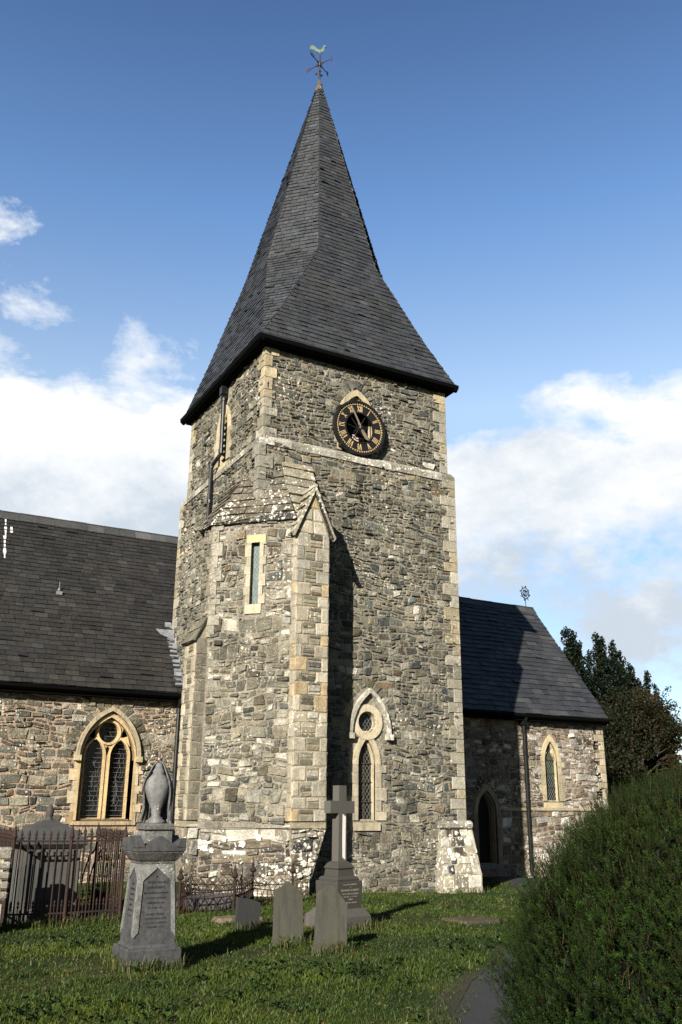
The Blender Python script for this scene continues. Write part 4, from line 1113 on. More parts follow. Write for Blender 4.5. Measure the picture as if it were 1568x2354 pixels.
cb = MB(); cpf = [(1.56, -.02), (1.56, .04), (1.59, .06), (1.63, .055), (1.66, 0), (1.66, -.02)]
band(cb, CS, 5.12, 8.50, cpf, 5, .6, lambda r: dcol(r, (.38, .33, .24))); adopt(cb.build('string_course', M_DRESSED), CW); cb = MB(); band(cb, CS, 9.56, 13.64, cpf, 6, .6, lambda r: dcol(r, (.46, .38, .24)))
adopt(cb.build('string_course', M_DRESSED), CW)
cf = MB()
lancet_dressing(cf, CS, CWx, .50, 1.84, 2.98, 3.56, 310, (.54, .45, .28), so_=.14, wl=(.15, .24), apex_off=.18)
# cusps
for s_ in (-1, 1): cf.shape(CS, [[(CWx+s_*.25, 2.98), (CWx+s_*.10, 3.22), (CWx+s_*.13, 3.34), (CWx+s_*.22, 3.24)][::s_]], -.2, -.03, (.54, .45, .28))
adopt(cf.build('chancel_window', M_CLEAN), CW); CF = LAST[0]
g = MB(); rect(CS, g, CWx-.27, 1.8, CWx+.27, 3.6, -.13, -.115); adopt(g.build('pane', M_GLASS), CF)
g = MB(); lattice(g, CS, CWx-.25, CWx+.25, 1.84, 3.5, .085, -.112, t=.009); adopt(g.build('leading', M_CAME), CF)
for z in (2.22, 2.62, 3.0): g = MB(); rect(CS, g, CWx-.25, z, CWx+.25, z+.016, -.10, -.085); adopt(g.build('window_bar', M_BARS), CF)
df = MB()
lancet_dressing(df, CS, DC, .66, .16, 1.50, 2.12, 320, (.33, .27, .19), so_=.13, wl=(.13, .18), sill=False, apex_off=.17)
ring(df, CS, lancet(DC, .66, .16, 1.5, 2.12), lancet(DC, .56, .17, 1.5, 2.04), -.3, -.12, (.30, .25, .17))
df.box(DC-.40, CY-.10, .02, DC+.40, CY+.3, .16, (.20, .19, .18))
adopt(df.build('doorway', M_CLEAN), CW); DF = LAST[0]
g = MB(); rect(CS, g, DC-.34, .12, DC+.34, 2.12, -.33, -.28); 
for k in range(-2, 3): rect(CS, g, DC+k*.12-.004, .14, DC+k*.12+.004, 2.05, -.281, -.272, (.004, .004, .004))
adopt(g.build('door', M_DOOR), DF)
cr = MB()
CE, CEz, CRy, CRz = 3.84, 4.30, 7.05, 8.38
def chcol(rnd, u, v): return (.034, .036, .040) if rnd.random() < .85 else (.052, .054, .057)
poly3o(cr, 330, [(4.95, CE, CEz), (ce+.05, CE, CEz), (ce+.05, CRy, CRz), (4.95, CRy, CRz)], (0, -1, 1), rowh=.205, sw=.34, lift=.024, colf=chcol)
cr.add([(4.95, CRy, CRz), (ce+.05, CRy, CRz), (ce+.05, 10.2, 4.3), (4.95, 10.2, 4.3)], [(0, 1, 2, 3)], (.06, .06, .06))
adopt(cr.build('chancel_roof', M_SLATE), church); CR = LAST[0]
rt = MB(); rnd = random.Random(19); x = 4.95
while x < ce-.1:
    z = CRz+rnd.uniform(-.006, .006)+.02*sin(x*.9)
    e = min(x+.455, ce+.06)
    for s_ in (-1, 1): rt.loft([[(q, CRy, z+.07), (q, CRy+s_*.17, z-.15), (q, CRy+s_*.17, z-.175), (q, CRy, z+.04)] for q in (x, e)], (.055*rnd.uniform(.7, 1.3),)*3)
    rt.tube([(x, CRy, z+.065), (e, CRy, z+.065)], .026, 6, (.04, .04, .04)); x += .46
adopt(rt.build('ridge_tiles', M_SLATE), CR)
gu = MB(); gpn = [(CEz-.14, 0), (CEz-.14, .05), (CEz-.09, .11), (CEz-.03, .115), (CEz-.03, .09), (CEz-.04, 0)]
gu.loft([[fr_south(3.92)(u, v, h_) for v, h_ in gpn] for u in (5.14, ce+.08)]); gu.box(5.14, 3.92, CEz-.20, ce+.04, 4.13, CEz-.12)
gu.loft([[(ce+.02, CE-.02, CEz-.09), (ce+.02, CRy, CRz-.12), (ce+.02, CRy, CRz-.03), (ce+.02, CE-.02, CEz-.01)], [(ce+.045, CE-.02, CEz-.09), (ce+.045, CRy, CRz-.12), (ce+.045, CRy, CRz-.03), (ce+.045, CE-.02, CEz-.01)]])
adopt(gu.build('gutter', M_GUTTER), CR)
dn = MB(); px_, py_ = 10.40, 4.02
dn.tube([(px_, 3.86, CEz-.1), (px_, 3.9, 4.12), (px_, py_, 4.02), (px_, py_, -.05), (px_+.04, py_-.12, -.18)], .048, 10)
for z in (3.72, 3.15, 1.62, .2): dn.tube([(px_, py_, z), (px_, py_, z+.08)], .062, 10)
dn.box(px_-.09, py_-.08, 3.98, px_+.09, py_+.09, 4.12)
adopt(dn.build('downpipe', M_IRON), CW)

# ================================================================== clock
clock = empty('clock', (2.42, -.2, 10.2)); tag(clock, 'round black tower clock with gilded roman numerals below the spire', 'clock')
KC = (2.42, 10.2); KF = fr_south(-.13)
def cc(a, r): return (KC[0]+r*sin(a), KC[1]+r*cos(a))
ck = MB()
ck.shape(KF, [circle(KC[0], KC[1], .66, 64), circle(KC[0], KC[1], .385, 48)], 0, .03)
ck.shape(KF, [circle(KC[0], KC[1], .695, 64), circle(KC[0], KC[1], .64, 64)], -.06, .06)
ck.shape(KF, [circle(KC[0], KC[1], .40, 48), circle(KC[0], KC[1], .375, 48)], -.02, .045)
adopt(ck.build('clock_face', M_CLOCK), clock); CK = LAST[0]
ck = MB()
for a in (.5, 2.2, 3.6, 4.9, 5.6):
    p, q = cc(a, .0), cc(a, .39); ck.tube([KF(p[0], p[1], -.02), KF(q[0], q[1], -.02)], .012, 6)
ck.tube([KF(*cc(2.5, .28), -.02), KF(*cc(3.3, .30), -.02), KF(*cc(3.9, .28), -.02)], .014, 6)
ck.lathe([(.05, -.03), (.05, .06)], (KC[0], -.2, KC[1]-.015), 12)
ck.tube([(KC[0], .2, KC[1]), (KC[0], -.24, KC[1])], .03, 8)
adopt(ck.build('clock_frame', M_CLOCK), clock)
for a in (.9, 2.4, 3.9, 5.4):
    ck = MB(); q = cc(a, .70); ck.box(q[0]-.03, -.2, q[1]-.03, q[0]+.03, .0, q[1]+.03); adopt(ck.build('fixing_lug', M_CLOCK), clock)
nu = MB(); ROM = ['XII', 'I', 'II', 'III', 'IIII', 'V', 'VI', 'VII', 'VIII', 'IX', 'X', 'XI']
def stroke(a, off0, r0, off1, r1, t=.013):
    # offsets are tangential metres
    def P(off, r): x, z = r*sin(a)+off*cos(a), r*cos(a)-off*sin(a); return (KC[0]+x, KC[1]+z)
    p, q = P(off0, r0), P(off1, r1); dx, dz = q[0]-p[0], q[1]-p[1]; l = sqrt(dx*dx+dz*dz); nx, nz = -dz/l*t/2, dx/l*t/2
    nu.shape(KF, [[(p[0]-nx, p[1]-nz), (q[0]-nx, q[1]-nz), (q[0]+nx, q[1]+nz), (p[0]+nx, p[1]+nz)]], .03, .04)
for i, s in enumerate(ROM):
    nu = MB(); a = i*pi/6; wds = {'I': .034, 'V': .085, 'X': .085}; tot = sum(wds[c] for c in s); x = -tot/2
    for c in s:
        m = x+wds[c]/2; hw = wds[c]/2-.014
        if c == 'I': stroke(a, m, .415, m, .565, .015)
        if c == 'V': stroke(a, m, .415, m-hw, .565, .017); stroke(a, m, .415, m+hw, .565, .008)
        if c == 'X': stroke(a, m+hw, .415, m-hw, .565, .017); stroke(a, m-hw, .415, m+hw, .565, .008)
        x += wds[c]
    adopt(nu.build('numeral', M_GOLD), CK)
nu = MB()
nu.shape(KF, [circle(KC[0], KC[1], .600, 64), circle(KC[0], KC[1], .594, 64)], .03, .0395)
for k in range(60):
    a = k*pi/30
    if k % 5 == 0:
        c0 = cc(a, .612); nu.shape(KF, [[(c0[0]-.018, c0[1]), (c0[0], c0[1]-.018), (c0[0]+.018, c0[1]), (c0[0], c0[1]+.018)]], .03, .04)
    else: stroke(a, 0, .596, 0, .628, .015)
adopt(nu.build('minute_track', M_GOLD), CK)
def hand(name, a, L_, wd_, h_, tail=.12):
    m = MB()
    def P(r, o): return (KC[0]+r*sin(a)+o*cos(a), KC[1]+r*cos(a)-o*sin(a))
    m.shape(KF, [[P(-tail, -.012), P(-tail, .012), P(0, .022), P(L_*.55, wd_), P(L_*.86, wd_*.8), P(L_, 0), P(L_*.86, -wd_*.8), P(L_*.55, -wd_), P(0, -.022)]], h_, h_+.01)
    adopt(m.build(name, M_HAND), clock)
hand('minute_hand', radians(-27), .60, .020, .085); hand('hour_hand', radians(147), .36, .045, .07)

# ================================================================== weather vane
vane = empty('weather_vane', (2.5, 2.5, 22.9)); tag(vane, 'iron weather vane with verdigris cockerel and compass letters on the spire tip', 'weather vane')
vm_ = MB(); vx, vy = 2.5, 2.5
vm_.tube([(vx, vy, 22.85), (vx, vy, 23.85), (vx, vy, 24.1)], [.032, .026, .014], 8)
vm_.lathe([(.05, 23.50), (.06, 23.56), (.05, 23.62)], (vx, vy, 0), 8)
for a in (.4, 2.5, 4.4):
    vm_.tube([(vx, vy, 23.1), (vx+.05*cos(a), vy+.05*sin(a), 23.13), (vx+.09*cos(a), vy+.09*sin(a), 23.2)], [.01, .012, .004], 5)
    vm_.lathe([(.005, 0), (.035, .03), (.03, .07), (.005, .10)], (vx+.10*cos(a), vy+.10*sin(a), 23.16), 6)
adopt(vm_.build('pole', M_VANEIRON), vane)
am = MB(); VA = radians(29.5)
for k, s in enumerate(('E', 'N', 'W', 'S')):
    a = VA+k*pi/2; d = Vector((cos(a), sin(a), 0)); c = Vector((vx, vy, 23.56))
    am.tube([c, c+d*.36], .013, 6); am.tube([c+d*.04-Vector((0, 0, .06)), c+d*.15-Vector((0, 0, .02)), c+d*.2], .008, 5)
    am.tube([c+d*.04+Vector((0, 0, .06)), c+d*.15+Vector((0, 0, .02)), c+d*.2], .008, 5)
adopt(am.build('arms', M_VANEIRON), vane)
for k, s in enumerate(('E', 'N', 'W', 'S')):
    a = VA+k*pi/2; d = np.array((cos(a), sin(a), 0)); lt_ = MB()
    fr = fr_gen(np.array((vx, vy, 23.56))+d*.43, (-d if k in (2,) else d) if k in (0, 2) else d, (0, 0, 1))
    text(lt_, fr, s, 0, -.07, .20, 0, .0, bold=.03); text(lt_, fr, s, 0, -.07, .20, 0, .012, bold=.03)
    adopt(lt_.build('letter', M_VANEIRON), vane)
ckl = MB(); fr = fr_gen((vx, vy, 24.02), (cos(-.5), sin(-.5), 0), (0, 0, 1))
cock = [(-.05, .0), (.0, -.02), (.05, .0), (.11, .03), (.15, .10), (.16, .17), (.15, .22), (.19, .25), (.235, .235), (.20, .27), (.17, .31), (.14, .32), (.11, .27), (.07, .17), (.02, .13), (-.06, .14), (-.13, .21), (-.19, .29), (-.26, .33), (-.34, .31), (-.36, .22), (-.36, .13), (-.31, .17), (-.28, .10), (-.24, .17), (-.18, .07), (-.10, .02)]
cock = [(a*.88, b*.88) for a, b in cock]; ckl.shape(fr, [cock], -.012, .012); ckl.shape(fr, [[(a*.88, b*.88) for a, b in q] for q in [[(.13, .30), (.15, .36), (.17, .32), (.19, .35), (.19, .29)]]], -.008, .008)
ckl.shape(fr, [[(-.012, -.06), (.012, -.06), (.02, .12), (-.02, .12)]], -.02, .02)
adopt(ckl.build('cockerel', M_COPPER), vane)

# ================================================================== wheel finial
fin = empty('wheel_finial', (13.35, 7.05, 8.4)); tag(fin, 'black iron wheel finial on the chancel ridge end', 'finial')
fm = MB(); fm.tube([(13.35, 7.05, 8.35), (13.35, 7.05, 8.72)], .014, 6)
adopt(fm.build('stem', M_RUST), fin)
fw = MB(); FC = np.array((13.35, 7.05, 8.93)); fa = radians(10); dx_ = np.array((cos(fa), sin(fa), 0)); dz_ = np.array((0, 0, 1))
def FP(a, r): return tuple(FC+dx_*(r*sin(a))+dz_*(r*cos(a)))
fw.tube([FP(2*pi*k/24, .20) for k in range(25)], .018, 6, caps=False); fw.tube([FP(2*pi*k/16, .11) for k in range(17)], .020, 6, caps=False)
fw.tube([FP(0, .1), FP(pi, .1)], .02, 6); fw.tube([FP(.5, .1), FP(pi+.5, .1)], .014, 6)
for k in range(8):
    a = k*pi/4+.2; fw.tube([FP(a, .1), FP(a, .25)], .009, 5)
    fw.tube([FP(a, .22), FP(a, .25), FP(a, .30)], [.01, .030 if k % 2 == 0 else .018, .003], 6)
adopt(fw.build('wheel', M_IRON), fin)

# ================================================================== ground, path
def grid_mesh(name, xs, ys, zf, mat, kind, col=(.05, .06, .02)):
    V = [(x, y, zf(x, y)) for y in ys for x in xs]; nx = len(xs)
    Fs = [(j*nx+i, j*nx+i+1, (j+1)*nx+i+1, (j+1)*nx+i) for j in range(len(ys)-1) for i in range(nx-1)]
    m = MB(); m.add(V, Fs, col); o = m.build(name, mat, smooth=True); tag(o, kind=kind); return o
def ground_build():
    t = N('ShaderNodeTexCoord').outputs['Object']
    n = tnoise(.9, 5, .6, t); n2 = tnoise(18, 5, .7, t)
    c = mixc(wm('MULTIPLY', wm('SUBTRACT', n, .42), 5, clamp=True), (.016, .028, .007), (.046, .046, .018))
    c = mixc(wm('MULTIPLY', wm('SUBTRACT', n2, .5), 4, clamp=True), c, (.014, .022, .006))
    finish(c, .95, n2, .03, 1, spec=.1)
M_GROUND = newmat('turf', ground_build)
far = [-3000, -800, -250, -90, -40, -25]; near = [x*.5 for x in range(-32, 41)]
xs = far+near+[24, 30, 45, 90, 250, 800, 3000]
ys = far+[y*.5 for y in range(-40, 21)]+[14, 20, 30, 50, 90, 250, 800, 3000]
grid_mesh('ground', xs, ys, lambda x, y: (gz(x, y) if abs(x) < 45 and abs(y) < 45 else -.6), M_GROUND, 'structure')
def asphalt_build():
    t = N('ShaderNodeTexCoord').outputs['Object']
    n = tnoise(55, 6, .8, t); n2 = tnoise(2.2, 6, .7, t)
    c = mixc(n2, (.016, .017, .019), (.034, .034, .034)); c = mixc(wm('MULTIPLY', wm('SUBTRACT', n, .56), 8, clamp=True), c, (.10, .10, .09))
    finish(c, .85, n, .006, 1, spec=.25)
M_PATH = newmat('asphalt', asphalt_build)
PL = [(-6.2, -14.6), (-4.5, -12.4), (-2.9, -10.68), (-1.5, -9.1), (-.2, -8.0), (1.8, -6.3), (3.9, -3.9), (6.0, -.9), (7.6, 1.6), (8.6, 3.4), (8.6, 4.1)]
PR = [(-4.6, -15.6), (-3.1, -13.4), (-1.7, -11.7), (-.4, -10.2), (.9, -9.1), (3.0, -7.3), (5.2, -4.6), (7.2, -1.5), (8.9, 1.1), (9.9, 3.0), (10.2, 4.1)]
def fine_line(P, n=8):
    r = []
    for i in range(len(P)-1):
        for k in range(n): t = k/n; r.append((P[i][0]+(P[i+1][0]-P[i][0])*t, P[i][1]+(P[i+1][1]-P[i][1])*t))
    return r+[P[-1]]
pl_, pr_ = fine_line(PL), fine_line(PR); rnd = random.Random(3); m = MB(); V = []
for a, b in zip(pl_, pr_):
    j = rnd.uniform(-.03, .03)
    for k in range(5):
        t = k/4; x, y = a[0]+(b[0]-a[0])*t+(j if k == 0 else 0), a[1]+(b[1]-a[1])*t
        V.append((x, y, gz(x, y)+.014+.012*sin(pi*t)))
m.add(V, [(i*5+k, i*5+k+1, (i+1)*5+k+1, (i+1)*5+k) for i in range(len(pl_)-1) for k in range(4)], (.05,)*3)
o = m.build('path', M_PATH, smooth=True); tag(o, kind='structure')
m = MB(); V = []
for a in pl_:
    w_ = rnd.uniform(.10, .22); V.append((a[0]-w_*.7, a[1]+w_*.7, gz(a[0], a[1])+.006)); V.append((a[0]+.05, a[1]-.04, gz(a[0], a[1])+.020))
m.add(V, [(2*i, 2*i+1, 2*i+3, 2*i+2) for i in range(len(pl_)-1)], (.045, .042, .020))
o = m.build('path_edge', M_EARTH); tag(o, kind='structure')

# hills far away
hm = MB(); rnd = random.Random(12)
def ridge(d, h0, col, seed, amp):
    V = []; n = 90
    for k in range(n+1):
        az = radians(-50+150*k/n); z = h0+amp*(sin(k*.23+seed)+.5*sin(k*.61+seed*2)+.25*sin(k*1.7))
        x, y = d*sin(az), d*cos(az); V += [(x*.75, y*.75, -3), (x, y, z), (x*1.25, y*1.25, -3)]
    hm.add(V, [f for i in range(n) for f in ((3*i, 3*i+3, 3*i+4, 3*i+1), (3*i+1, 3*i+4, 3*i+5, 3*i+2))], col)
ridge(1700, 62, (.05, .065, .04), 1, 16); ridge(1000, 22, (.10, .13, .055), 4, 8)
M_HILL = stone_mat('hill', 0, .01, .5, .9)
o = hm.build('hills', M_HILL, smooth=True); tag(o, kind='structure')

# ================================================================== grass
def leafmat(name, trans=.35, rough=.55, spec=.25):
    def b():
        c = colour_base(); d = N('ShaderNodeBsdfPrincipled'); L(c, d.inputs['Base Color']); d.inputs['Roughness'].default_value = rough; d.inputs['Specular IOR Level'].default_value = spec
        t = N('ShaderNodeBsdfTranslucent'); L(c, t.inputs['Color']); mxs = N('ShaderNodeMixShader'); mxs.inputs[0].default_value = trans
        L(d.outputs[0], mxs.inputs[1]); L(t.outputs[0], mxs.inputs[2]); o = N('ShaderNodeOutputMaterial'); L(mxs.outputs[0], o.inputs[0])
    return newmat(name, b)
M_GRASS = leafmat('grass_blades', .35); M_LEAF = leafmat('leaves', .2, .6, .15); M_NEEDLE = leafmat('yew_needles', .15, .55, .12)
def np_mesh(name, V, Fq, C, mat, parent=None):
    """V (n,3), quads (m,4), C (n,3)"""
    me = bpy.data.meshes.new(name); me.vertices.add(len(V)); me.vertices.foreach_set('co', V.astype(np.float32).ravel())
    m_ = len(Fq); me.loops.add(m_*4); me.loops.foreach_set('vertex_index', Fq.astype(np.int32).ravel())
    me.polygons.add(m_); me.polygons.foreach_set('loop_start', np.arange(0, m_*4, 4, dtype=np.int32)); me.polygons.foreach_set('loop_total', np.full(m_, 4, np.int32))
    me.update(calc_edges=True)
    ca = me.color_attributes.new('col', 'FLOAT_COLOR', 'POINT'); ca.data.foreach_set('color', np.concatenate([C*.85, np.ones((len(C), 1))], 1).astype(np.float32).ravel())
    me.materials.append(mat); o = bpy.data.objects.new(name, me); COL.objects.link(o)
    if parent: adopt(o, parent)
    return o
rs = np.random.RandomState(1)
def vgz(x, y): return -.022*np.maximum(0, x-1)+.012*np.sin(x*1.3+y*.7)+.012*np.sin(x*.6-y*1.9)
def vnoise(x, y, s, seed=0):
    r = np.zeros_like(x)
    for i in range(5):
        a = seed*1.7+i*2.4; f = s*(1.0+.83*i)
        r += np.sin(x*f*np.cos(a)+y*f*np.sin(a)+i*1.3+seed)/(1+i*.5)
    return r/2.2
def in_poly(x, y, P):
    c = np.zeros(len(x), bool); n = len(P)
    for i in range(n):
        x0, y0 = P[i]; x1, y1 = P[(i+1) % n]
        if y0 == y1: continue
        k = ((y0 > y) != (y1 > y)) & (x < (x1-x0)*(y-y0)/(y1-y0)+x0); c ^= k
    return c
cx0, cy0 = -7.2362, -17.0481
NB = 580000
# sample by distance so that the density falls with depth
d = 4.6+(26-4.6)*rs.rand(NB)**1.45; az = YAW+radians(1)*rs.uniform(-42, 32, NB)
gx_, gy_ = cx0+d*np.sin(az), cy0+d*np.cos(az)
pathP = PL+PR[::-1]
pathP2 = [(a+.13, b-.11) for a, b in PL]+[(a-.13, b+.11) for a, b in PR[::-1]]
def shrinkpath(x, y): return in_poly(x, y, pathP2) | (in_poly(x, y, pathP) & (np.sin(x*9+y*5)+np.sin(x*4-y*11) > .9))
keep = ~shrinkpath(gx_, gy_)
keep &= ~((gx_ > -1.2) & (gx_ < 5.4) & (gy_ > -1.1) & ((gx_ < 1.3) | (gy_ > -.35)) & (gy_ > -.4-np.maximum(0, 1.3-gx_)*.6))
keep &= ~((gy_ > 4.05)) & ~((gx_ > -.1) & (gx_ < 5.2) & (gy_ > -.1))
bare = vnoise(gx_, gy_, 1.1, 3)+.5*vnoise(gx_, gy_, 4.1, 9)
for (bx_, by_, br_) in ((-4.05, -7.0, .62), (-4.6, -4.2, .7), (-3.2, -4.6, .45), (.9, -4.6, .9), (-.7, -5.2, .5), (-2.2, -9.6, .35)):
    dd_ = np.hypot(gx_-bx_, (gy_-by_))/br_; bare_add = np.clip(1.3-dd_, 0, 1)
    keep &= rs.rand(NB) > bare_add*.72
keep &= (bare < .75) | (rs.rand(NB) < .25)
gx_, gy_, d, bare = gx_[keep], gy_[keep], d[keep], bare[keep]; n = len(gx_)
tuft = vnoise(gx_, gy_, 2.3, 1)+.6*vnoise(gx_, gy_, 7.0, 5)
hgt = (.032+.024*np.clip(tuft+.3, 0, 2.4))*rs.uniform(.5, 1.5, n)
tall = rs.rand(n) < .012; hgt[tall] *= rs.uniform(1.6, 2.6, tall.sum())
wid = (.0029+.0009*(d-5)*.55)*rs.uniform(.7, 1.3, n)
th = rs.uniform(0, 2*pi, n); lean = rs.uniform(.1, .75, n)*hgt; ld = rs.uniform(0, 2*pi, n)
z0 = vgz(gx_, gy_)-.01
px = np.cos(th)*wid; py = np.sin(th)*wid; lx = np.cos(ld)*lean; ly = np.sin(ld)*lean
V = np.zeros((n, 6, 3))
for i, (t, k) in enumerate(((0, 1.), (.55, .8), (1., .12))):
    for s_ in (0, 1):
        sg = 1 if s_ else -1
        V[:, i*2+s_, 0] = gx_+sg*px*k+lx*t*t; V[:, i*2+s_, 1] = gy_+sg*py*k+ly*t*t; V[:, i*2+s_, 2] = z0+hgt*t*(1-.15*t)
Fq = np.array([[0, 1, 3, 2], [2, 3, 5, 4]])[None]+np.arange(n)[:, None, None]*6
big_ = vnoise(gx_, gy_, .8, 7)
g1 = np.array((.066, .096, .011)); g2 = np.array((.018, .038, .006)); dry = np.array((.15, .125, .045))
k = np.clip(.48+.55*big_+.35*vnoise(gx_, gy_, 3.1, 17)+rs.normal(0, .2, n), 0, 1)[:, None]
C = g1*k+g2*(1-k)
dm = (rs.rand(n) < np.clip(.03+.28*(bare-.2), .03, .5))[:, None]
C = np.where(dm, dry*rs.uniform(.5, 1.3, (n, 1)), C)*rs.uniform(.7, 1.35, (n, 1))
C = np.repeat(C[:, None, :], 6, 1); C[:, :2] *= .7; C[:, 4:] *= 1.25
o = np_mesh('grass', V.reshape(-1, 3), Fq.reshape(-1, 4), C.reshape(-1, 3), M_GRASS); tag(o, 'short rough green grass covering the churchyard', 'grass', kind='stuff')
# broad-leaved weeds in the lawn
nw_ = 2400; d = 4.8+9*rs.rand(nw_)**1.3; az = YAW+radians(1)*rs.uniform(-25, 20, nw_); wx_, wy_ = cx0+d*np.sin(az), cy0+d*np.cos(az)
kk = ~shrinkpath(wx_, wy_) & (vnoise(wx_, wy_, 1.7, 14) > .25); wx_, wy_ = wx_[kk], wy_[kk]
Vs = []; Cs = []
for x, y in zip(wx_, wy_):
    z = gz(x, y); c = np.array((.032, .060, .014))*rs.uniform(.7, 1.4)
    for j in range(rs.randint(3, 7)):
        a = rs.uniform(0, 2*pi); l = rs.uniform(.025, .06); w2 = l*.35; zt = z+rs.uniform(.03, .10); dx, dy = cos(a), sin(a)
        Vs.append([(x, y, zt*.6+z*.4), (x+dx*l*.5-dy*w2, y+dy*l*.5+dx*w2, zt), (x+dx*l, y+dy*l, zt-.008), (x+dx*l*.5+dy*w2, y+dy*l*.5-dx*w2, zt)]); Cs.append([c]*4)
Vs = np.array(Vs).reshape(-1, 3); o = np_mesh('weeds', Vs, np.arange(len(Vs)).reshape(-1, 4), np.array(Cs).reshape(-1, 3), M_LEAF); tag(o, 'low broad-leaved weeds scattered through the lawn', 'weeds', kind='stuff')

# ================================================================== monuments
def rotfr(c, ang, u0, v0, dd, lean=0, n=1):
    """frame on a face whose outward direction is heading ang (radians from -Y, turning to +X)"""
    out_ = np.array((sin(ang), -cos(ang), 0)); Ud = np.array((cos(ang), sin(ang), 0))
    o = np.array(c, float)+out_*dd
    Vd = np.array((0, 0, 1.))*cos(lean)-out_*sin(lean)
    return fr_gen(o, Ud, Vd)
def sq(c, h, z, ang=0):
    r = []
    for a, b in ((-1, -1), (1, -1), (1, 1), (-1, 1)):
        x, y = a*h, b*h; r.append((c[0]+x*cos(ang)-y*sin(ang), c[1]+x*sin(ang)+y*cos(ang), z))
    return r
GR = (.060, .060, .062); GRL = (.17, .17, .16)
mon = empty('urn_monument', (-4.045, -6.915, 0)); tag(mon, 'tall grey granite monument topped by a draped urn, with a cut inscription', 'monument')
c = (-4.045, -6.915)
m = MB(); m.loft([sq(c, .285, -.1), sq(c, .285, .185), sq(c, .270, .205)], GR); adopt(m.build('base_block', M_GRANITE), mon)
m = MB(); zb, zt, hb, ht = .206, 1.02, .232, .182
m.loft([sq(c, hb+.02, zb), sq(c, hb, zb+.03), sq(c, ht, zt)], GR); adopt(m.build('shaft', M_GRANITE), mon); SH = LAST[0]
lean = math.atan((hb-ht)/(zt-zb))
pf = MB(); le = MB()
for ang, nm in ((0, 's'), (-pi/2, 'w'), (pi/2, 'e')):
    fr = rotfr((c[0], c[1], zb), ang, 0, 0, hb, lean)
    H = (zt-zb-.005)/cos(lean); wb_ = hb; wt_ = ht
    def wat(v): return wb_+(wt_-wb_)*v/H
    outer = [(-wat(.10), .10), (-wat(.10)+.0, .10), (-wat(.13)+.045, .15), (-wat(H*.80)+.04, H*.80), (0, H*.955), (wat(H*.80)-.04, H*.80), (wat(.13)-.045, .15), (wat(.10), .10), (wat(H), H), (-wat(H), H)]
    pf.shape(fr, [outer], .0, .014, GRL)
    if ang == 0:
        lines = [('ER', .66, .026, None), ('SERCHUS GOF AM', .605, .027, .20), ('JOHN ROBERTS', .553, .034, .20), ('BEUDORDWIOG LLANRWNOG', .502, .025, .27), ('YR HWN A FU FARW', .452, .026, .22), ('IONAWR 5ED 1887', .404, .025, .19), ('YN 67 ML OED.', .357, .025, .17),
                 ('AM HENY STROMER', .295, .024, .20), ('CHWITHAU BARDD GANT', .253, .024, .24), ('YN YR AWR NI THYBIOCH', .212, .024, .26), ('Y DAW MAB Y DYN.', .172, .025, .20)]
        for s, v, sz, wd_ in lines: text(le, fr, s, 0, v+.015, sz, 0, .0025, width=wd_, bold=.02)
    if ang < 0:
        for i, (s, wd_) in enumerate((('HEFYD', .10), ('ELIZABETH', .18), ('EI BRIOD', .15), ('YR HON A FU', .18), ('FARW', .09), ('MAWRTH 1890', .17), ('YN 70 OED', .15))):
            text(le, fr, s, 0, .60-i*.052, .026, 0, .0025, width=wd_, bold=.02)
adopt(pf.build('panel_surround', M_GRANITE_W), SH); adopt(le.build('lettering', M_LETTER), SH)
m = MB(); m.loft([sq(c, .192, 1.02), sq(c, .192, 1.04), sq(c, .215, 1.06), sq(c, .262, 1.13), sq(c, .262, 1.145)], (.085, .08, .075))
adopt(m.build('cornice', M_GRANITE_W), mon)
m = MB(); W_ = .275; zc = 1.147
m.loft([sq(c, W_, zc), sq(c, W_, zc+.04)], GR)
gb = [(-W_*.70, .03), (W_*.70, .03), (W_*.62, .055), (0, .155), (-W_*.62, .055)]
for ang, dd in ((0, W_-.002), (pi/2, W_-.004)): m.shape(rotfr((c[0], c[1], zc), ang, 0, 0, dd), [gb], -2*dd, 0, GR)
for sx in (-1, 1):
    for sy in (-1, 1):
        x0, x1 = sorted((c[0]+sx*W_, c[0]+sx*W_*.62)); y0, y1 = sorted((c[1]+sy*W_, c[1]+sy*W_*.62))
        ti = [0, 0, 0, 0]; ti[0 if sx > 0 else 2] = .055; ti[1 if sy > 0 else 3] = .055
        m.box(x0, y0, zc+.035, x1, y1, zc+.13, GR, top=ti)
adopt(m.build('gabled_cap', M_GRANITE), mon)
m = MB(); m.loft([sq(c, .150, 1.20), sq(c, .150, 1.345)], (.15, .15, .14)); m.loft([sq(c, .145, 1.345), sq(c, .145, 1.365)], (.03, .03, .03)); m.loft([sq(c, .165, 1.365), sq(c, .165, 1.405), sq(c, .15, 1.425)], (.12, .115, .105))
adopt(m.build('pedestal', M_GRANITE_W), mon)
urn = MB()
prof = [(.115, 1.425), (.11, 1.45), (.06, 1.485), (.052, 1.52), (.062, 1.55), (.058, 1.57), (.10, 1.66), (.135, 1.76), (.142, 1.82), (.125, 1.88), (.085, 1.93), (.062, 1.955), (.07, 1.975), (.055, 2.0), (.045, 2.02), (.035, 2.06), (.012, 2.075)]
urn.lathe([(r, z) for r, z in prof], (c[0], c[1], 0), 24, (.135, .135, .135)); adopt(urn.build('urn', M_GRANITE_W, smooth=True), mon); UR = LAST[0]
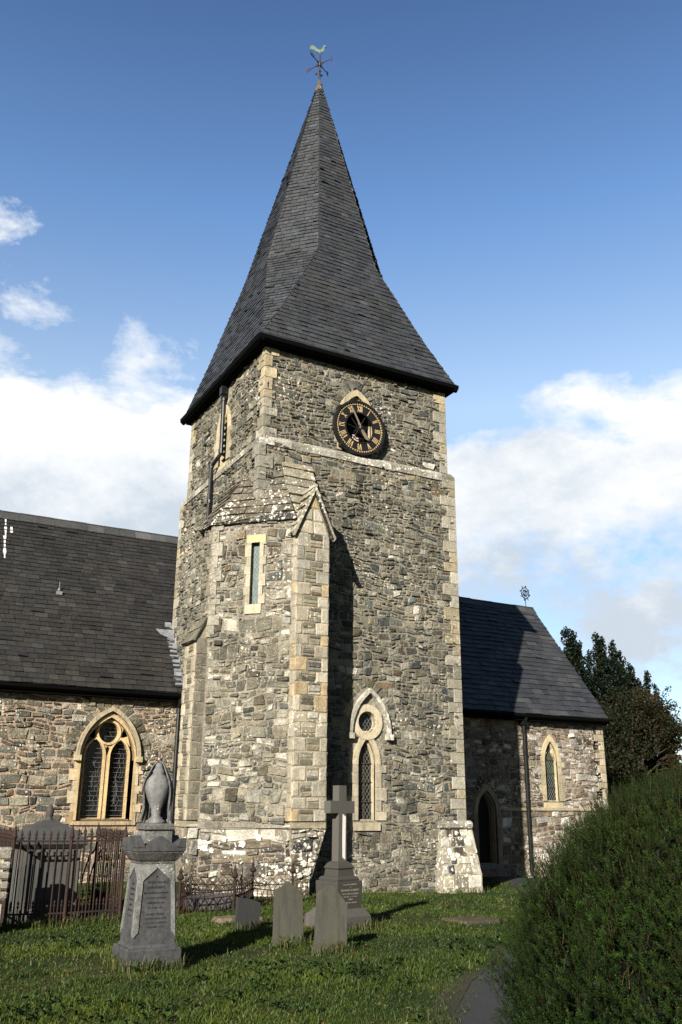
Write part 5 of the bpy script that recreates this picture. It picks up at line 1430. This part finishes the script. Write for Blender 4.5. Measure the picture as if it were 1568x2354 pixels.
# drapery falling over the top and down the right and back
V = []; nA, nZ = 56, 26
for i in range(nA+1):
    a = radians(-58+215*i/nA)           # 0 = +X, -90 = towards the camera side
    fold = sin(i*1.15)+.5*sin(i*2.3+1)
    edge = min(i, nA-i)/nA
    zlow = 1.44 if 4 < i < nA-4 else 1.44+.10*(4-min(i, nA-i, 4))
    zlow += .05*sin(i*.5)
    for j in range(nZ+1):
        t = j/nZ; z = 2.085-(2.085-zlow)*t
        rb = np.interp(2.085-z, [0, .03, .07, .14, .22, .30, .40, .50, .66], [.004, .045, .066, .098, .138, .152, .150, .140, .158])
        r_0 = rb*(1+.085*fold*min(1, t*2.2))+.004
        V.append((c[0]+r_0*cos(a), c[1]+r_0*sin(a), z))
dm_ = MB(); dm_.add(V, [(i*(nZ+1)+j, (i+1)*(nZ+1)+j, (i+1)*(nZ+1)+j+1, i*(nZ+1)+j+1) for i in range(nA) for j in range(nZ)], (.12, .12, .12))
o = adopt(dm_.build('drapery', M_GRANITE_W, smooth=True), UR); sm = o.modifiers.new('s', 'SOLIDIFY'); sm.thickness = .012

# marble cross on a stepped plinth
xm = empty('cross_monument', (-.71, -5.05, 0)); tag(xm, 'dark weathered marble cross on a square stepped plinth behind the leaning headstones', 'cross monument')
c = (-.71, -5.05); A_ = radians(13.5); DK = (.074, .071, .064); DK2 = (.050, .047, .041)
m = MB(); m.loft([sq(c, .33, -.15, A_), sq(c, .32, .17, A_), sq(c, .25, .27, A_)], DK); adopt(m.build('base_block', M_MARBLE), xm)
m = MB(); m.loft([sq(c, .225, .268, A_), sq(c, .235, .60, A_), sq(c, .232, .625, A_)], DK2); adopt(m.build('die', M_MARBLE), xm); DI = LAST[0]
le = MB(); fr = rotfr((c[0], c[1], .27), A_, 0, 0, .236, 0)
for s, v, sz, wd_ in (('IN LOVING MEMORY', .305, .026, .26), ('OF', .272, .02, None), ('EDWARD ROBERTS', .228, .036, .34), ('WHO DIED DECEMBER', .185, .024, .32), ('THE 11TH', .148, .022, .26), ('1888', .112, .026, .08), ('AGED 60 YEARS', .070, .026, .24)): text(le, fr, s, .0, v, sz, 0, .002, (.3, .27, .22), width=wd_, bold=.01)
adopt(le.build('lettering', M_LETTERL), DI)
m = MB(); m.loft([sq(c, .20, .625, A_), sq(c, .205, .65, A_), sq(c, .185, .675, A_), sq(c, .15, .69, A_), sq(c, .14, .775, A_), sq(c, .155, .79, A_), sq(c, .15, .81, A_), sq(c, .115, .86, A_), sq(c, .085, .88, A_)], DK2)
adopt(m.build('moulded_step', M_MARBLE), xm)
m = MB(); tp = lambda z: .079-.010*(z-.88)
fx = fr_gen((c[0], c[1], 0), (cos(A_), sin(A_), 0), (0, 0, 1))
aw = .235
m.shape(fx, [[(-.080, .87), (.080, .87), (.073, 1.53), (aw, 1.53), (aw, 1.70), (.072, 1.70), (.070, 1.915), (-.070, 1.915), (-.072, 1.70), (-aw, 1.70), (-aw, 1.53), (-.073, 1.53)]], -.07, .07, (.088, .084, .074))
adopt(m.build('cross', M_MARBLE), xm); CRS = LAST[0]
m = MB(); m.shape(fx, [[(.0, .93), (.052, .90), (.056, 1.30), (.062, 1.48), (.0, 1.52), (-.004, 1.2)]], .0701, .0722, (.78, .74, .72)); adopt(tag(m.build('sunlit_patch', M_MARBLE), 'white patch painted in for sunlight'), CRS)  # sunlight on the shaft, painted as a white patch

# slate headstones
def headstone(name, label, c, ang, lean, roll, outline, th, col, group=None, sink=.12):
    m = MB(); out_ = np.array((sin(ang), -cos(ang), 0)); Ud = np.array((cos(ang), sin(ang), 0)); up = np.array((0, 0, 1.))
    Ud = Ud*cos(roll)+up*sin(roll); Vd = up*cos(lean)-out_*sin(lean); Vd = Vd-Ud*(Vd@Ud)
    fr = fr_gen((c[0], c[1], gz(*c)-sink), Ud, Vd); b = .006
    cxm = sum(p[0] for p in outline)/len(outline); cym = sum(p[1] for p in outline)/len(outline)
    ins = [(x+(cxm-x)*.02, y+(cym-y)*.02) for x, y in outline]
    n = len(outline)
    m.shape(fr, [outline], -th, -b, col); m.shape(fr, [ins], -b, 0, col)
    o = m.build(name, M_SLATEST); tag(o, label, 'headstone', group); return o
hA = [(-.195, 0), (.205, 0), (.180, .62), (.165, .70), (.12, .755), (.05, .805), (-.01, .855), (-.05, .845), (-.09, .79), (-.185, .755), (-.19, .70)]
headstone('headstone', 'grey slate headstone with a notched peaked top and a black streaked crack', (-1.99, -6.12), radians(-4), radians(3), radians(-1), hA, .07, (.070, .068, .054), 'headstones in the lawn')
hB = [(-.215, 0), (.195, 0), (.215, .66), (.02, .865), (-.03, .87), (-.15, .81), (-.18, .75)]
headstone('headstone', 'grey slate headstone with a shield-shaped sloping top, standing before the cross monument', (-1.80, -6.88), radians(-2), radians(4), radians(-2.0), hB, .06, (.078, .076, .060), 'headstones in the lawn', sink=.14)
hC = [(-.19, 0), (.17, 0), (.17, .46), (.05, .50), (-.19, .53)]
headstone('headstone', 'small low dark headstone with a slanting top, beside the little gothic railing', (-1.98, -4.80), radians(4), radians(2), radians(-3), hC, .05, (.034, .034, .034), 'headstones in the lawn')
m = MB(); m.loft([[(-2.05, -3.9, gz(-2, -4)+.0), (-1.35, -3.9, .0), (-1.3, -3.55, .0), (-2.05, -3.55, 0)], [(-2.03, -3.88, .07), (-1.37, -3.88, .06), (-1.33, -3.58, .07), (-2.0, -3.58, .07)]], (.16, .12, .09))
tag(m.build('grave_kerb', M_GRANITE_W), 'low mossy kerb stone in front of the little gothic railing', 'grave kerb')
m = MB(); m.rbox(.95, -5.35, -.1, 1.75, -4.75, .03, .02, (.075, .062, .035)); o = m.build('ledger_slab', M_GRANITE_W); o.rotation_euler = (0, .015, radians(4)); tag(o, 'flat mossy ledger slab lying in the grass right of the cross monument', 'ledger')
# stone with a reclining slab by the cross
m = MB(); m.loft([[(-1.16, -4.85, -.1), (-.95, -4.9, -.1), (-.92, -4.75, -.1), (-1.1, -4.7, -.1)], [(-1.12, -4.85, .20), (-.98, -4.9, .24), (-.97, -4.76, .22), (-1.08, -4.72, .18)]], (.10, .08, .08))
tag(m.build('rough_boulder', M_MARBLE), 'rough purplish boulder leaning at the left foot of the cross monument', 'boulder')

# chest tomb within rusty railings
tomb = empty('pedestal_tomb', (-4.23, -2.2, 0)); tag(tomb, 'dark slate pedestal tomb with pyramid cap, inside the rusty railings', 'tomb')
c = (-4.235, -2.15); TH = .44; TC = (.075, .074, .072)
m = MB(); m.loft([sq(c, TH+.04, -.1), sq(c, TH+.04, .10), sq(c, TH, .13), sq(c, TH-.01, 1.0)], TC)
frt = fr_south(c[1]-TH+.004)
for x in (-TH+.03, TH-.13): m.shape(frt, [[(c[0]+x, .13), (c[0]+x+.10, .13), (c[0]+x+.10, .98), (c[0]+x, .98)]], -.02, .03, (.09, .088, .08))
m.shape(frt, [[(c[0]-.27, .15), (c[0]+.27, .15), (c[0]+.27, .95), (c[0]-.27, .95)], [(c[0]-.24, .18), (c[0]-.24, .90), (c[0]+.24, .90), (c[0]+.24, .18)]], -.01, .02, (.085, .082, .074))
for k in range(9): m.tube([(c[0]-TH-.005, c[1]-TH+.10+k*.085, .14), (c[0]-TH+.002, c[1]-TH+.10+k*.085, .97)], .022, 5, TC)
adopt(m.build('tomb_chest', M_SLATEST), tomb); TCH = LAST[0]
m = MB(); m.loft([sq(c, TH+.01, 1.0), sq(c, TH+.07, 1.06), sq(c, TH+.07, 1.12), sq(c, TH+.02, 1.15), sq(c, .30, 1.285), sq(c, .12, 1.375), sq(c, .06, 1.39)], (.06, .06, .062)); adopt(m.build('pyramid_cap', M_SLATEST), tomb)
m = MB(); m.lathe([(.075, 1.38), (.07, 1.40), (.04, 1.42), (.05, 1.45), (.062, 1.50), (.058, 1.55), (.035, 1.60), (.01, 1.62)], (c[0], c[1], 0), 14, (.06, .05, .05)); adopt(m.build('urn', M_SLATEST, smooth=True), tomb)

def spike(mb, x, y, z0, zr, zt, r=.011, big=.024):
    mb.tube([(x, y, z0), (x, y, zr+.02)], r, 5, caps=False)
    mb.tube([(x, y, zr), (x, y, zr+.03), (x, y, zr+.05), (x, y, zr+.075), (x, y, zt)], [r*.8, big, r, big*.9, .001], 6, caps=False)
rail = empty('spear_railing', (-4.05, -2.2, 0)); tag(rail, 'tall rusty spear-topped iron railing enclosing the pedestal tomb', 'railing')
rx0, rx1, ry0, ry1 = -4.86, -3.26, -3.0, -1.35
def rail_side(p, q, n_, seed, name='railing_side'):
    m = MB(); rnd = random.Random(seed)
    for k in range(n_+1):
        t = k/n_; x, y = p[0]+(q[0]-p[0])*t, p[1]+(q[1]-p[1])*t
        z = gz(x, y); spike(m, x+rnd.uniform(-.004, .004), y, z-.05, 1.13, 1.275+rnd.uniform(-.01, .012))
        if k < n_:
            x2, y2 = p[0]+(q[0]-p[0])*(t+.5/n_), p[1]+(q[1]-p[1])*(t+.5/n_); spike(m, x2, y2, z-.05, .22, .335+rnd.uniform(-.01, .01), .007, .019)
    for z in (1.12, .16): m.tube([(p[0], p[1], z), ((p[0]+q[0])/2, (p[1]+q[1])/2, z-.012), (q[0], q[1], z)], .016, 4)
    m2 = m; adopt(m2.build(name, M_RUST), rail)
rail_side((rx0, ry0), (rx1, ry0), 16, 1); rail_side((rx1, ry0), (rx1, ry1), 15, 2); rail_side((rx0, ry1), (rx1, ry1), 15, 3); rail_side((rx0, ry0), (rx0, ry1), 15, 4)
for x, y in ((rx0, ry0), (rx1, ry0), (rx0, ry1), (rx1, ry1), ((rx0+rx1)/2+.0, ry0-.02)):
    m = MB(); m.tube([(x, y, -.1), (x, y, 1.16)], .024, 8); m.tube([(x, y, 1.14), (x, y, 1.18), (x, y, 1.22), (x, y, 1.36)], [.028, .04, .03, .002], 8); adopt(m.build('railing_post', M_RUST), rail)
for pts in ([(-3.27, -2.4, 1.10), (-3.45, -2.35, 1.05), (-3.60, -2.3, .88), (-3.66, -2.25, .6), (-3.70, -2.2, .1)], [(-3.27, -1.9, 1.0), (-3.42, -2.0, .85), (-3.52, -2.1, .55), (-3.54, -2.1, 0)]):
    m = MB(); m.tube(pts, .012, 6); adopt(m.build('stay_bar', M_RUST), rail)

# carved stone post at the left edge
m = MB(); x0, y0 = -5.03, -3.55
m.box(x0-.30, y0-.05, -.2, x0, y0+.25, .35, (.46, .40, .28)); m.box(x0-.28, y0-.02, .35, x0-.03, y0+.22, .98, (.44, .38, .27))
adopt_post = m.build('carved_post', M_LICHEN); tag(adopt_post, 'pale lichened stone grave marker with rounded mouldings at the far left edge', 'grave marker')
for i in range(5):
    m = MB(); z = .40+i*.125; h_ = .105 if i < 4 else .16
    m.rbox(x0-.13, y0-.04, z, x0+.075, y0+.20, z+h_, .028, (.24, .22, .18)); m.build('moulding', M_LICHEN, parent=adopt_post)

# small gothic railing
sg = empty('gothic_railing', (-1.2, -1.9, 0)); tag(sg, 'low rusty gothic-arched iron railing round a plot at the tower foot', 'railing')
def goth(p, q, n_, name='railing_side'):
    m = MB(); P = lambda t, z: (p[0]+(q[0]-p[0])*t, p[1]+(q[1]-p[1])*t, z+sag(t))
    sag = lambda t: -.03*sin(pi*t)
    for k in range(n_):
        t0, t1 = k/n_, (k+1)/n_; tm = (t0+t1)/2; tw_ = (t1-t0)
        m.tube([P(tm, -.02), P(tm, .24)], .008, 5, caps=False)
        m.tube([P(t0, .12), P(t0+.1*tw_, .20), P(t0+.3*tw_, .30), P(t1, .42)], .007, 5, caps=False)
        m.tube([P(t1, .12), P(t1-.1*tw_, .20), P(t1-.3*tw_, .30), P(t0, .42)], .007, 5, caps=False)
        m.tube([P(t0, .42), P(tm, .50), P(t1, .42)], .006, 5, caps=False)
        for dt in (.12, .5, .88): m.tube([P(t0+dt*tw_, -.02), P(t0+dt*tw_, .06), P(t0+dt*tw_, .10), P(t0+dt*tw_, .15)], [.006, .007, .016, .002], 5, caps=False)
    for z in (.24, .33, .02): m.tube([P(0, z), P(.5, z), P(1, z)], .010, 5)
    adopt(m.build(name, M_RUST), sg)
cs_ = [(-2.20, -2.55), (-1.24, -2.45), (-.42, -1.30), (-1.5, -1.15)]
goth(cs_[0], cs_[1], 6); goth(cs_[1], cs_[2], 9); goth(cs_[3], cs_[2], 7); goth(cs_[0], cs_[3], 7); goth((-.42, -1.30), (.15, -1.75), 4)
for x, y in cs_[:3]+[(.15, -1.75)]:
    m = MB(); m.tube([(x, y, -.05), (x, y, .52)], .022, 8); m.lathe([(.024, .50), (.055, .52), (.06, .54), (.035, .58), (.025, .60), (.03, .63), (.012, .67), (.002, .70)], (x, y, 0), 10); adopt(m.build('railing_post', M_RUST), sg)
m = MB(); m.rbox(-1.9, -2.2, -.1, -.9, -1.5, .20, .02, (.10, .095, .10)); tag(m.build('grave_slab', M_SLATEST), 'dark raised grave slab inside the low gothic railing', 'grave slab')

# ================================================================== yew bush in the foreground
def basis(Dv):
    up = np.tile(np.array([.3, .2, .93]), (len(Dv), 1)); a = np.cross(Dv, up); a /= np.linalg.norm(a, axis=1)[:, None]+1e-9; return a, np.cross(Dv, a)
def shoots(P, D, Ln, nn, nl, nwd, colA, colB, seed, stem=(.10, .065, .03), spread=1.15, sw_=.0022):
    """leafy shoots: nn needles along each stem"""
    r = np.random.RandomState(seed); n = len(P); D = D/np.linalg.norm(D, axis=1)[:, None]; A, B = basis(D)
    bend = r.normal(0, .12, (n, 3)); bend[:, 2] += .12
    t = (np.arange(nn)+.5)/nn; t = .15+.85*t
    base = P[:, None]+D[:, None]*(Ln[:, None]*t)[..., None]+bend[:, None]*(Ln[:, None]*t**2)[..., None]
    ph = r.uniform(0, 2*pi, (n, 1))+np.arange(nn)[None]*2.4+r.normal(0, .3, (n, nn))
    rad = A[:, None]*np.cos(ph)[..., None]+B[:, None]*np.sin(ph)[..., None]
    nd = rad*spread+D[:, None]*r.uniform(.45, 1.0, (n, nn))[..., None]; nd /= np.linalg.norm(nd, axis=2)[..., None]
    side = np.cross(nd, D[:, None]); side /= np.linalg.norm(side, axis=2)[..., None]+1e-9
    l = nl*r.uniform(.7, 1.25, (n, nn))*(1.15-.55*t)[None]
    w2 = nwd/2
    V = np.stack([base-side*w2*.6, base+nd*(l*.5)[..., None]-side*w2, base+nd*l[..., None], base+nd*(l*.5)[..., None]+side*w2], 2)
    pn = (np.sin(P[:, 0]*9+P[:, 2]*5)+np.sin(P[:, 1]*11-P[:, 2]*7)+np.sin(P[:, 0]*21+P[:, 1]*17))/6
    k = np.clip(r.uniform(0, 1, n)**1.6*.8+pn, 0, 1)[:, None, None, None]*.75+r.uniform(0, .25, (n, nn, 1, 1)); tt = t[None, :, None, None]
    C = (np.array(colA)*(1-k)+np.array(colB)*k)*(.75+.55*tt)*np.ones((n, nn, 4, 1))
    V1 = V.reshape(-1, 3); C1 = C.reshape(-1, 3)
    # stems
    S0, S1 = P, P+D*Ln[:, None]+bend*Ln[:, None]; M_ = P+D*(Ln*.5)[:, None]+bend*(Ln*.25)[:, None]
    SV = np.stack([S0-A*sw_, S0+A*sw_, M_+A*sw_, M_-A*sw_, M_-A*sw_, M_+A*sw_, S1+A*sw_*.5, S1-A*sw_*.5], 1).reshape(-1, 3)
    SCc = np.tile(np.array(stem), (len(SV), 1))
    V = np.concatenate([V1, SV]); C = np.concatenate([C1, SCc]); return V, C
def quads_of(V): return np.arange(len(V)).reshape(-1, 4)
def bush_surface(c, R, H, n, seed, shrink=1.):
    r = np.random.RandomState(seed)
    a = r.uniform(0, 2*pi, n); u = r.uniform(0, 1, n)
    zz = 1-u**1.0; th_ = np.arccos(np.clip(zz, 0, 1))
    el = pi/2-th_*1.0
    lump = 1+.035*np.sin(a*5+el*3)+.03*np.sin(a*9-el*5)+.028*np.sin(a*17+el*11)+.022*np.sin(a*31-el*23)+.016*np.sin(a*53+el*37)
    rr = np.cos(el)**.75; zz = np.sin(el)**.9
    x = R*rr*np.cos(a)*lump; y = R*rr*np.sin(a)*lump; z = H*zz*(.95+.05*lump)
    Nn = np.stack([x/R**2, y/R**2, z/H**2], 1); Nn /= np.linalg.norm(Nn, axis=1)[:, None]
    P = np.stack([x, y, z], 1)*shrink+np.array(c); return P, Nn
BC = (-1.55, -12.95, -.1); BR, BH = 1.93, 2.0
bush = empty('yew_bush', BC); tag(bush, 'large dark green clipped yew bush filling the lower right foreground', 'bush')
P, Nn = bush_surface(BC, BR, BH, 38000, 5)
r = np.random.RandomState(6)
depth_ = r.uniform(0, .20, len(P)); P = P-Nn*depth_[:, None]
toc = np.array([cx0, cy0, 1.6])-np.array(BC); toc /= np.linalg.norm(toc)
kp = ((P-np.array(BC))@toc > -.9); P, Nn = P[kp], Nn[kp]
D = Nn*.65+np.array([0, 0, .65])+r.normal(0, .38, P.shape)
Ln = r.uniform(.05, .11, len(P)); lg = r.rand(len(P)) < .035; Ln[lg] *= r.uniform(1.3, 2.0, lg.sum())
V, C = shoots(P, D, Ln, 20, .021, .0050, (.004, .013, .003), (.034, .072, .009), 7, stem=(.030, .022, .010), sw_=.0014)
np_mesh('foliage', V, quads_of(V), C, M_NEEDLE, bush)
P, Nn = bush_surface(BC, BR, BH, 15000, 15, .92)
r = np.random.RandomState(8); D = Nn*.8+r.normal(0, .5, P.shape); V, C = shoots(P, D, r.uniform(.06, .14, len(P)), 12, .03, .009, (.003, .008, .002), (.006, .014, .004), 9)  # inner shoots coloured darker, painting the shade inside the bush
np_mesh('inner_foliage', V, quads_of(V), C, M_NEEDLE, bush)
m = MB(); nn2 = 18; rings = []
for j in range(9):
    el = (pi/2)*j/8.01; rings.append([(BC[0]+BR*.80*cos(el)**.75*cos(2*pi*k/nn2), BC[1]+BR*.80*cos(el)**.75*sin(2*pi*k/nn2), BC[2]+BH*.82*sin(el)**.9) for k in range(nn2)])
m.loft(rings, (.003, .005, .002)); adopt(m.build('dark_core', M_EARTH), bush)  # solid near-black core, painted-in shade behind the foliage

# ================================================================== trees behind the chancel
def clump_leaves(spec, dens, lsz, colA, colB, seed, asp=.6, up=0.):
    """spec: list of (centre, (rx, ry, rz)); leaf-sized quads through each ellipsoid, mostly in the outer shell"""
    r = np.random.RandomState(seed); Vs = []; Cs = []
    for (c0, rad) in spec:
        n = int(dens*(rad[0]*rad[1]*rad[2])**(2/3.)); d_ = r.normal(0, 1, (n, 3)); d_ /= np.linalg.norm(d_, axis=1)[:, None]
        rr = r.uniform(.55, 1.06, (n, 1))**.6; P = np.array(c0)+d_*np.array(rad)*rr
        nrm = d_*.6+r.normal(0, .7, (n, 3)); nrm[:, 2] += up; nrm /= np.linalg.norm(nrm, axis=1)[:, None]
        a, b = basis(nrm); ang = r.uniform(0, 2*pi, (n, 1)); u = a*np.cos(ang)+b*np.sin(ang); v = np.cross(nrm, u)
        s_ = lsz*r.uniform(.6, 1.4, (n, 1))
        Vs.append(np.stack([P-u*s_, P-v*s_*asp, P+u*s_, P+v*s_*asp], 1).reshape(-1, 3))
        k = np.clip(r.normal(.45, .3, (n, 1)), 0, 1); Cs.append(np.repeat(np.array(colA)*(1-k)+np.array(colB)*k, 4, 0))
    return np.concatenate(Vs), np.concatenate(Cs)
def tree_trunk(mb, base, top, r0, limbs, seed, col=(.06, .045, .03)):
    rnd = random.Random(seed); b = Vector(base); t = Vector(top); pts = []; n = 6
    for k in range(n+1): q = b.lerp(t, k/n); pts.append(q+Vector((rnd.uniform(-.1, .1), rnd.uniform(-.1, .1), 0))*(k > 0))
    mb.tube(pts, [r0*(1-.75*k/n) for k in range(n+1)], 9, col)
    for (e, f) in limbs:
        s_ = b.lerp(t, f); e = Vector(e); mid = s_.lerp(e, .5)+Vector((0, 0, .25)); mb.tube([s_, mid, e], [r0*.42, r0*.25, .025], 6, col)
# dark upright yews: fingers of foliage
def yew(name, label, base, fingers, seed, group):
    t = empty(name, base); tag(t, label, 'tree', group); rnd = random.Random(seed)
    spec = []
    for (x, y, z, w_) in fingers:          # finger tip, half width
        zz = z; k = 0
        while zz > z-3.0:
            ww = w_*(.35+.65*min(1, (z-zz+.15)/1.2)); spec.append(((x+rnd.uniform(-.12, .12), y+rnd.uniform(-.12, .12), zz-ww), (ww, ww, ww*1.25))); zz -= ww*.8; k += 1
    xs_ = [f[0] for f in fingers]; zmx = max(f[2] for f in fingers)
    for k in range(26):
        x = rnd.uniform(min(xs_), max(xs_)); zt_ = np.interp(x, sorted(xs_), [f[2] for f in sorted(fingers)])
        spec.append(((x, base[1]+rnd.uniform(-.9, .9), rnd.uniform(1.2, zt_-1.8)), (rnd.uniform(.6, 1.0), rnd.uniform(.6, 1.0), rnd.uniform(.7, 1.1))))
    V, C = clump_leaves(spec, 1700, .066, (.003, .007, .003), (.010, .018, .007), seed, .55, .2)
    np_mesh('crown', V, quads_of(V), C, M_LEAF, t)
    m = MB(); tree_trunk(m, base, (base[0], base[1], zmx*.75), .28, [((f[0], f[1], f[2]-.8), .35+.3*rnd.random()) for f in fingers], seed); adopt(m.build('trunk', M_EARTH), t)
yew('yew_tree', 'tall dark yew nearest the chancel gable, its top split into upright fingers', (22.4, 14, -.5), [(20.6, 13.9, 8.25, .28), (21.2, 14, 8.7, .30), (21.65, 14, 9.72, .34), (22.05, 14.1, 9.68, .34), (22.3, 14, 9.1, .3), (22.9, 14, 8.75, .30), (23.5, 14, 9.66, .30), (24.0, 14.2, 9.5, .32), (24.5, 14, 9.35, .30), (24.95, 14, 8.9, .26), (25.1, 13.8, 8.3, .3)], 3, 'yews behind the chancel')
yew('yew_tree', 'lower dark yew on the right with ragged sideways fingers behind the reddish hawthorn', (26.2, 14.6, -.5), [(25.3, 14.5, 7.7, .3), (26.1, 14.5, 8.35, .26), (26.5, 14.5, 7.7, .3), (27.2, 14.6, 8.15, .28), (27.6, 14.5, 7.5, .26), (27.9, 14.5, 6.9, .28), (28.2, 14.5, 6.3, .26)], 4, 'yews behind the chancel')
# hawthorn with reddish autumn leaves and loose twigs
haw = empty('hawthorn_tree', (21.8, 11, -.5)); tag(haw, 'bushy hawthorn with reddish brown leaves and loose twigs right of the chancel', 'tree'); rnd = random.Random(21)
spec = []; tips = []
for k in range(56):
    a = rnd.uniform(0, 2*pi); rr = rnd.random()**.5; x = 21.9+2.7*rr*cos(a); z = 3.6+2.9*rr*sin(a)
    if z < .8: z = .8+rnd.random()
    s_ = rnd.uniform(.28, .60); spec.append(((x, 11+rnd.uniform(-1, 1), z), (s_*1.2, s_*1.2, s_))); tips.append((x, z))
V, C = clump_leaves(spec, 900, .050, (.008, .014, .005), (.028, .024, .009), 22, .7)
for k in range(16): spec.append(((20.4+rnd.uniform(0, 3.9), 11+rnd.uniform(-.8, .8), rnd.uniform(.5, 2.6)), (.65, .6, .6)))
V, C = clump_leaves(spec, 900, .050, (.008, .014, .005), (.028, .024, .009), 22, .7)
tw_m = MB(); sp2 = []
for k in range(46):
    a = radians(rnd.uniform(-30, 75)); l = rnd.uniform(2.6, 3.7); e = (21.9+l*cos(a), 11+rnd.uniform(-.8, .8), 3.9+l*.88*sin(a)+rnd.uniform(-.3, .3)); s0 = (21.9+1.6*cos(a), 11, 3.7+1.3*sin(a))
    m_ = ((e[0]+s0[0])/2+rnd.uniform(-.2, .2), (e[1]+s0[1])/2, (e[2]+s0[2])/2+.25); tw_m.tube([s0, m_, e], [.03, .018, .006], 5, (.03, .022, .016))
    for q in range(10):
        t = .35+.65*q/9; pnt = tuple(s0[i]*(1-t)**2+2*m_[i]*t*(1-t)+e[i]*t*t for i in range(3)); sp2.append((pnt, (.16, .16, .14)))
V2, C2 = clump_leaves(sp2, 800, .038, (.020, .022, .008), (.060, .030, .012), 23, .7)
V = np.concatenate([V, V2]); C = np.concatenate([C, C2]); np_mesh('crown', V, quads_of(V), C, M_LEAF, haw)
tree_trunk(tw_m, (21.8, 11, -.5), (21.9, 11, 4.6), .17, [((21.9+2*cos(a), 11, 3.7+1.8*sin(a)), .5) for a in (0, .7, 1.4, 2.2, 2.9, 3.5)], 5); adopt(tw_m.build('trunk', M_EARTH), haw)
# distant hedge trees below the skyline
for k, (x, y, w_, h_, lab) in enumerate(((150, 112, 9, 9, 'small distant round tree on the hillside above the foreground bush'), (120, 98, 6, 6, 'distant dark hedge tree between the hawthorn and the hill'))):
    t = empty('field_tree', (x, y, -1)); tag(t, lab, 'tree', 'distant trees on the hillside'); rnd = random.Random(k)
    sp_ = [((x+rnd.uniform(-w_*.6, w_*.6), y+rnd.uniform(-2, 2), h_*.5+rnd.uniform(-.2, .35)*h_), (w_*.3, w_*.3, h_*.25)) for q in range(12)]
    V, C = clump_leaves(sp_, 60, .5, (.018, .03, .014), (.04, .055, .022), 30+k); np_mesh('crown', V, quads_of(V), C, M_LEAF, t)
    m = MB(); m.tube([(x, y, -1), (x, y, h_*.5)], .4, 7); adopt(m.build('trunk', M_EARTH), t)
# ---- longer tufts hugging stones, fallen leaves
tr_ = np.random.RandomState(77); Vt = []; Ct = []
spots = [(-4.33+.57*t, -7.24) for t in np.linspace(0, 1, 14)]+[(-4.36, -7.2+.55*t) for t in np.linspace(0, 1, 9)]+[(-2.2+.42*t, -6.2) for t in np.linspace(0, 1, 9)]+[(-2.02+.42*t, -6.97) for t in np.linspace(0, 1, 10)]+[(-2.2+.42*t, -4.9) for t in np.linspace(0, 1, 7)] \
    +[(-1.0+.8*t, -5.42+.1*t) for t in np.linspace(0, 1, 10)]+[(-4.9+1.7*t, -3.1) for t in np.linspace(0, 1, 30)]+[(4.2+1.2*t, -.48) for t in np.linspace(0, 1, 10)]+[(1.2+3*t, -.25) for t in np.linspace(0, 1, 20)]+[(-3.75, -8.1), (-3.2, -7.2), (-5.1, -5.6), (-2.9, -5.8), (-1.1, -8.6), (-3.0, -4.4)]
for (x, y) in spots:
    for q in range(tr_.randint(8, 26)):
        a = tr_.uniform(0, 2*pi); rr = tr_.uniform(0, .10); bx = x+rr*cos(a); by_ = y+rr*sin(a)-.02; z = gz(bx, by_)-.01; h_ = tr_.uniform(.07, .19); w_ = tr_.uniform(.002, .0045)
        l = tr_.uniform(.2, .8)*h_; dx, dy = l*cos(a), l*sin(a); px_, py_ = -sin(a)*w_, cos(a)*w_
        col = np.array((.060, .085, .018))*tr_.uniform(.5, 1.6) if tr_.rand() > .22 else np.array((.17, .14, .06))*tr_.uniform(.6, 1.3)
        m0 = (bx+dx*.35, by_+dy*.35, z+h_*.65)
        Vt.append([(bx-px_, by_-py_, z), (bx+px_, by_+py_, z), (m0[0]+px_, m0[1]+py_, m0[2]), (m0[0]-px_, m0[1]-py_, m0[2])]); Vt.append([(m0[0]-px_, m0[1]-py_, m0[2]), (m0[0]+px_, m0[1]+py_, m0[2]), (bx+dx+px_*.1, by_+dy+py_*.1, z+h_*.92), (bx+dx-px_*.1, by_+dy-py_*.1, z+h_*.92)])
        Ct += [[col]*4]*2
Vt = np.array(Vt).reshape(-1, 3); o = np_mesh('grass_tufts', Vt, np.arange(len(Vt)).reshape(-1, 4), np.array(Ct).reshape(-1, 3), M_GRASS); tag(o, 'longer grass tufts left uncut round the foot of each stone', 'grass tufts', kind='stuff')
Vt = []; Ct = []
for q in range(900):
    dd = 5+13*tr_.rand(); az_ = YAW+radians(tr_.uniform(-26, 20)); x, y = cx0+dd*sin(az_), cy0+dd*cos(az_)
    if y > -.6: continue
    z = gz(x, y)+tr_.uniform(.02, .055); s_ = tr_.uniform(.008, .020); a = tr_.uniform(0, 2*pi); t1, t2 = tr_.uniform(-.4, .4, 2)
    u_ = np.array((cos(a), sin(a), t1))*s_; v_ = np.array((-sin(a), cos(a), t2))*s_*.6; p_ = np.array((x, y, z))
    Vt.append([p_-u_, p_-v_, p_+u_, p_+v_]); c_ = np.array(((.20, .12, .045), (.14, .07, .03), (.26, .22, .12), (.09, .055, .03))[tr_.randint(4)])*tr_.uniform(.6, 1.2); Ct.append([c_]*4)
Vt = np.array(Vt).reshape(-1, 3); o = np_mesh('fallen_leaves', Vt, np.arange(len(Vt)).reshape(-1, 4), np.array(Ct).reshape(-1, 3), M_LEAF); tag(o, 'small brown fallen leaves scattered over lawn and path', 'fallen leaves', kind='stuff')
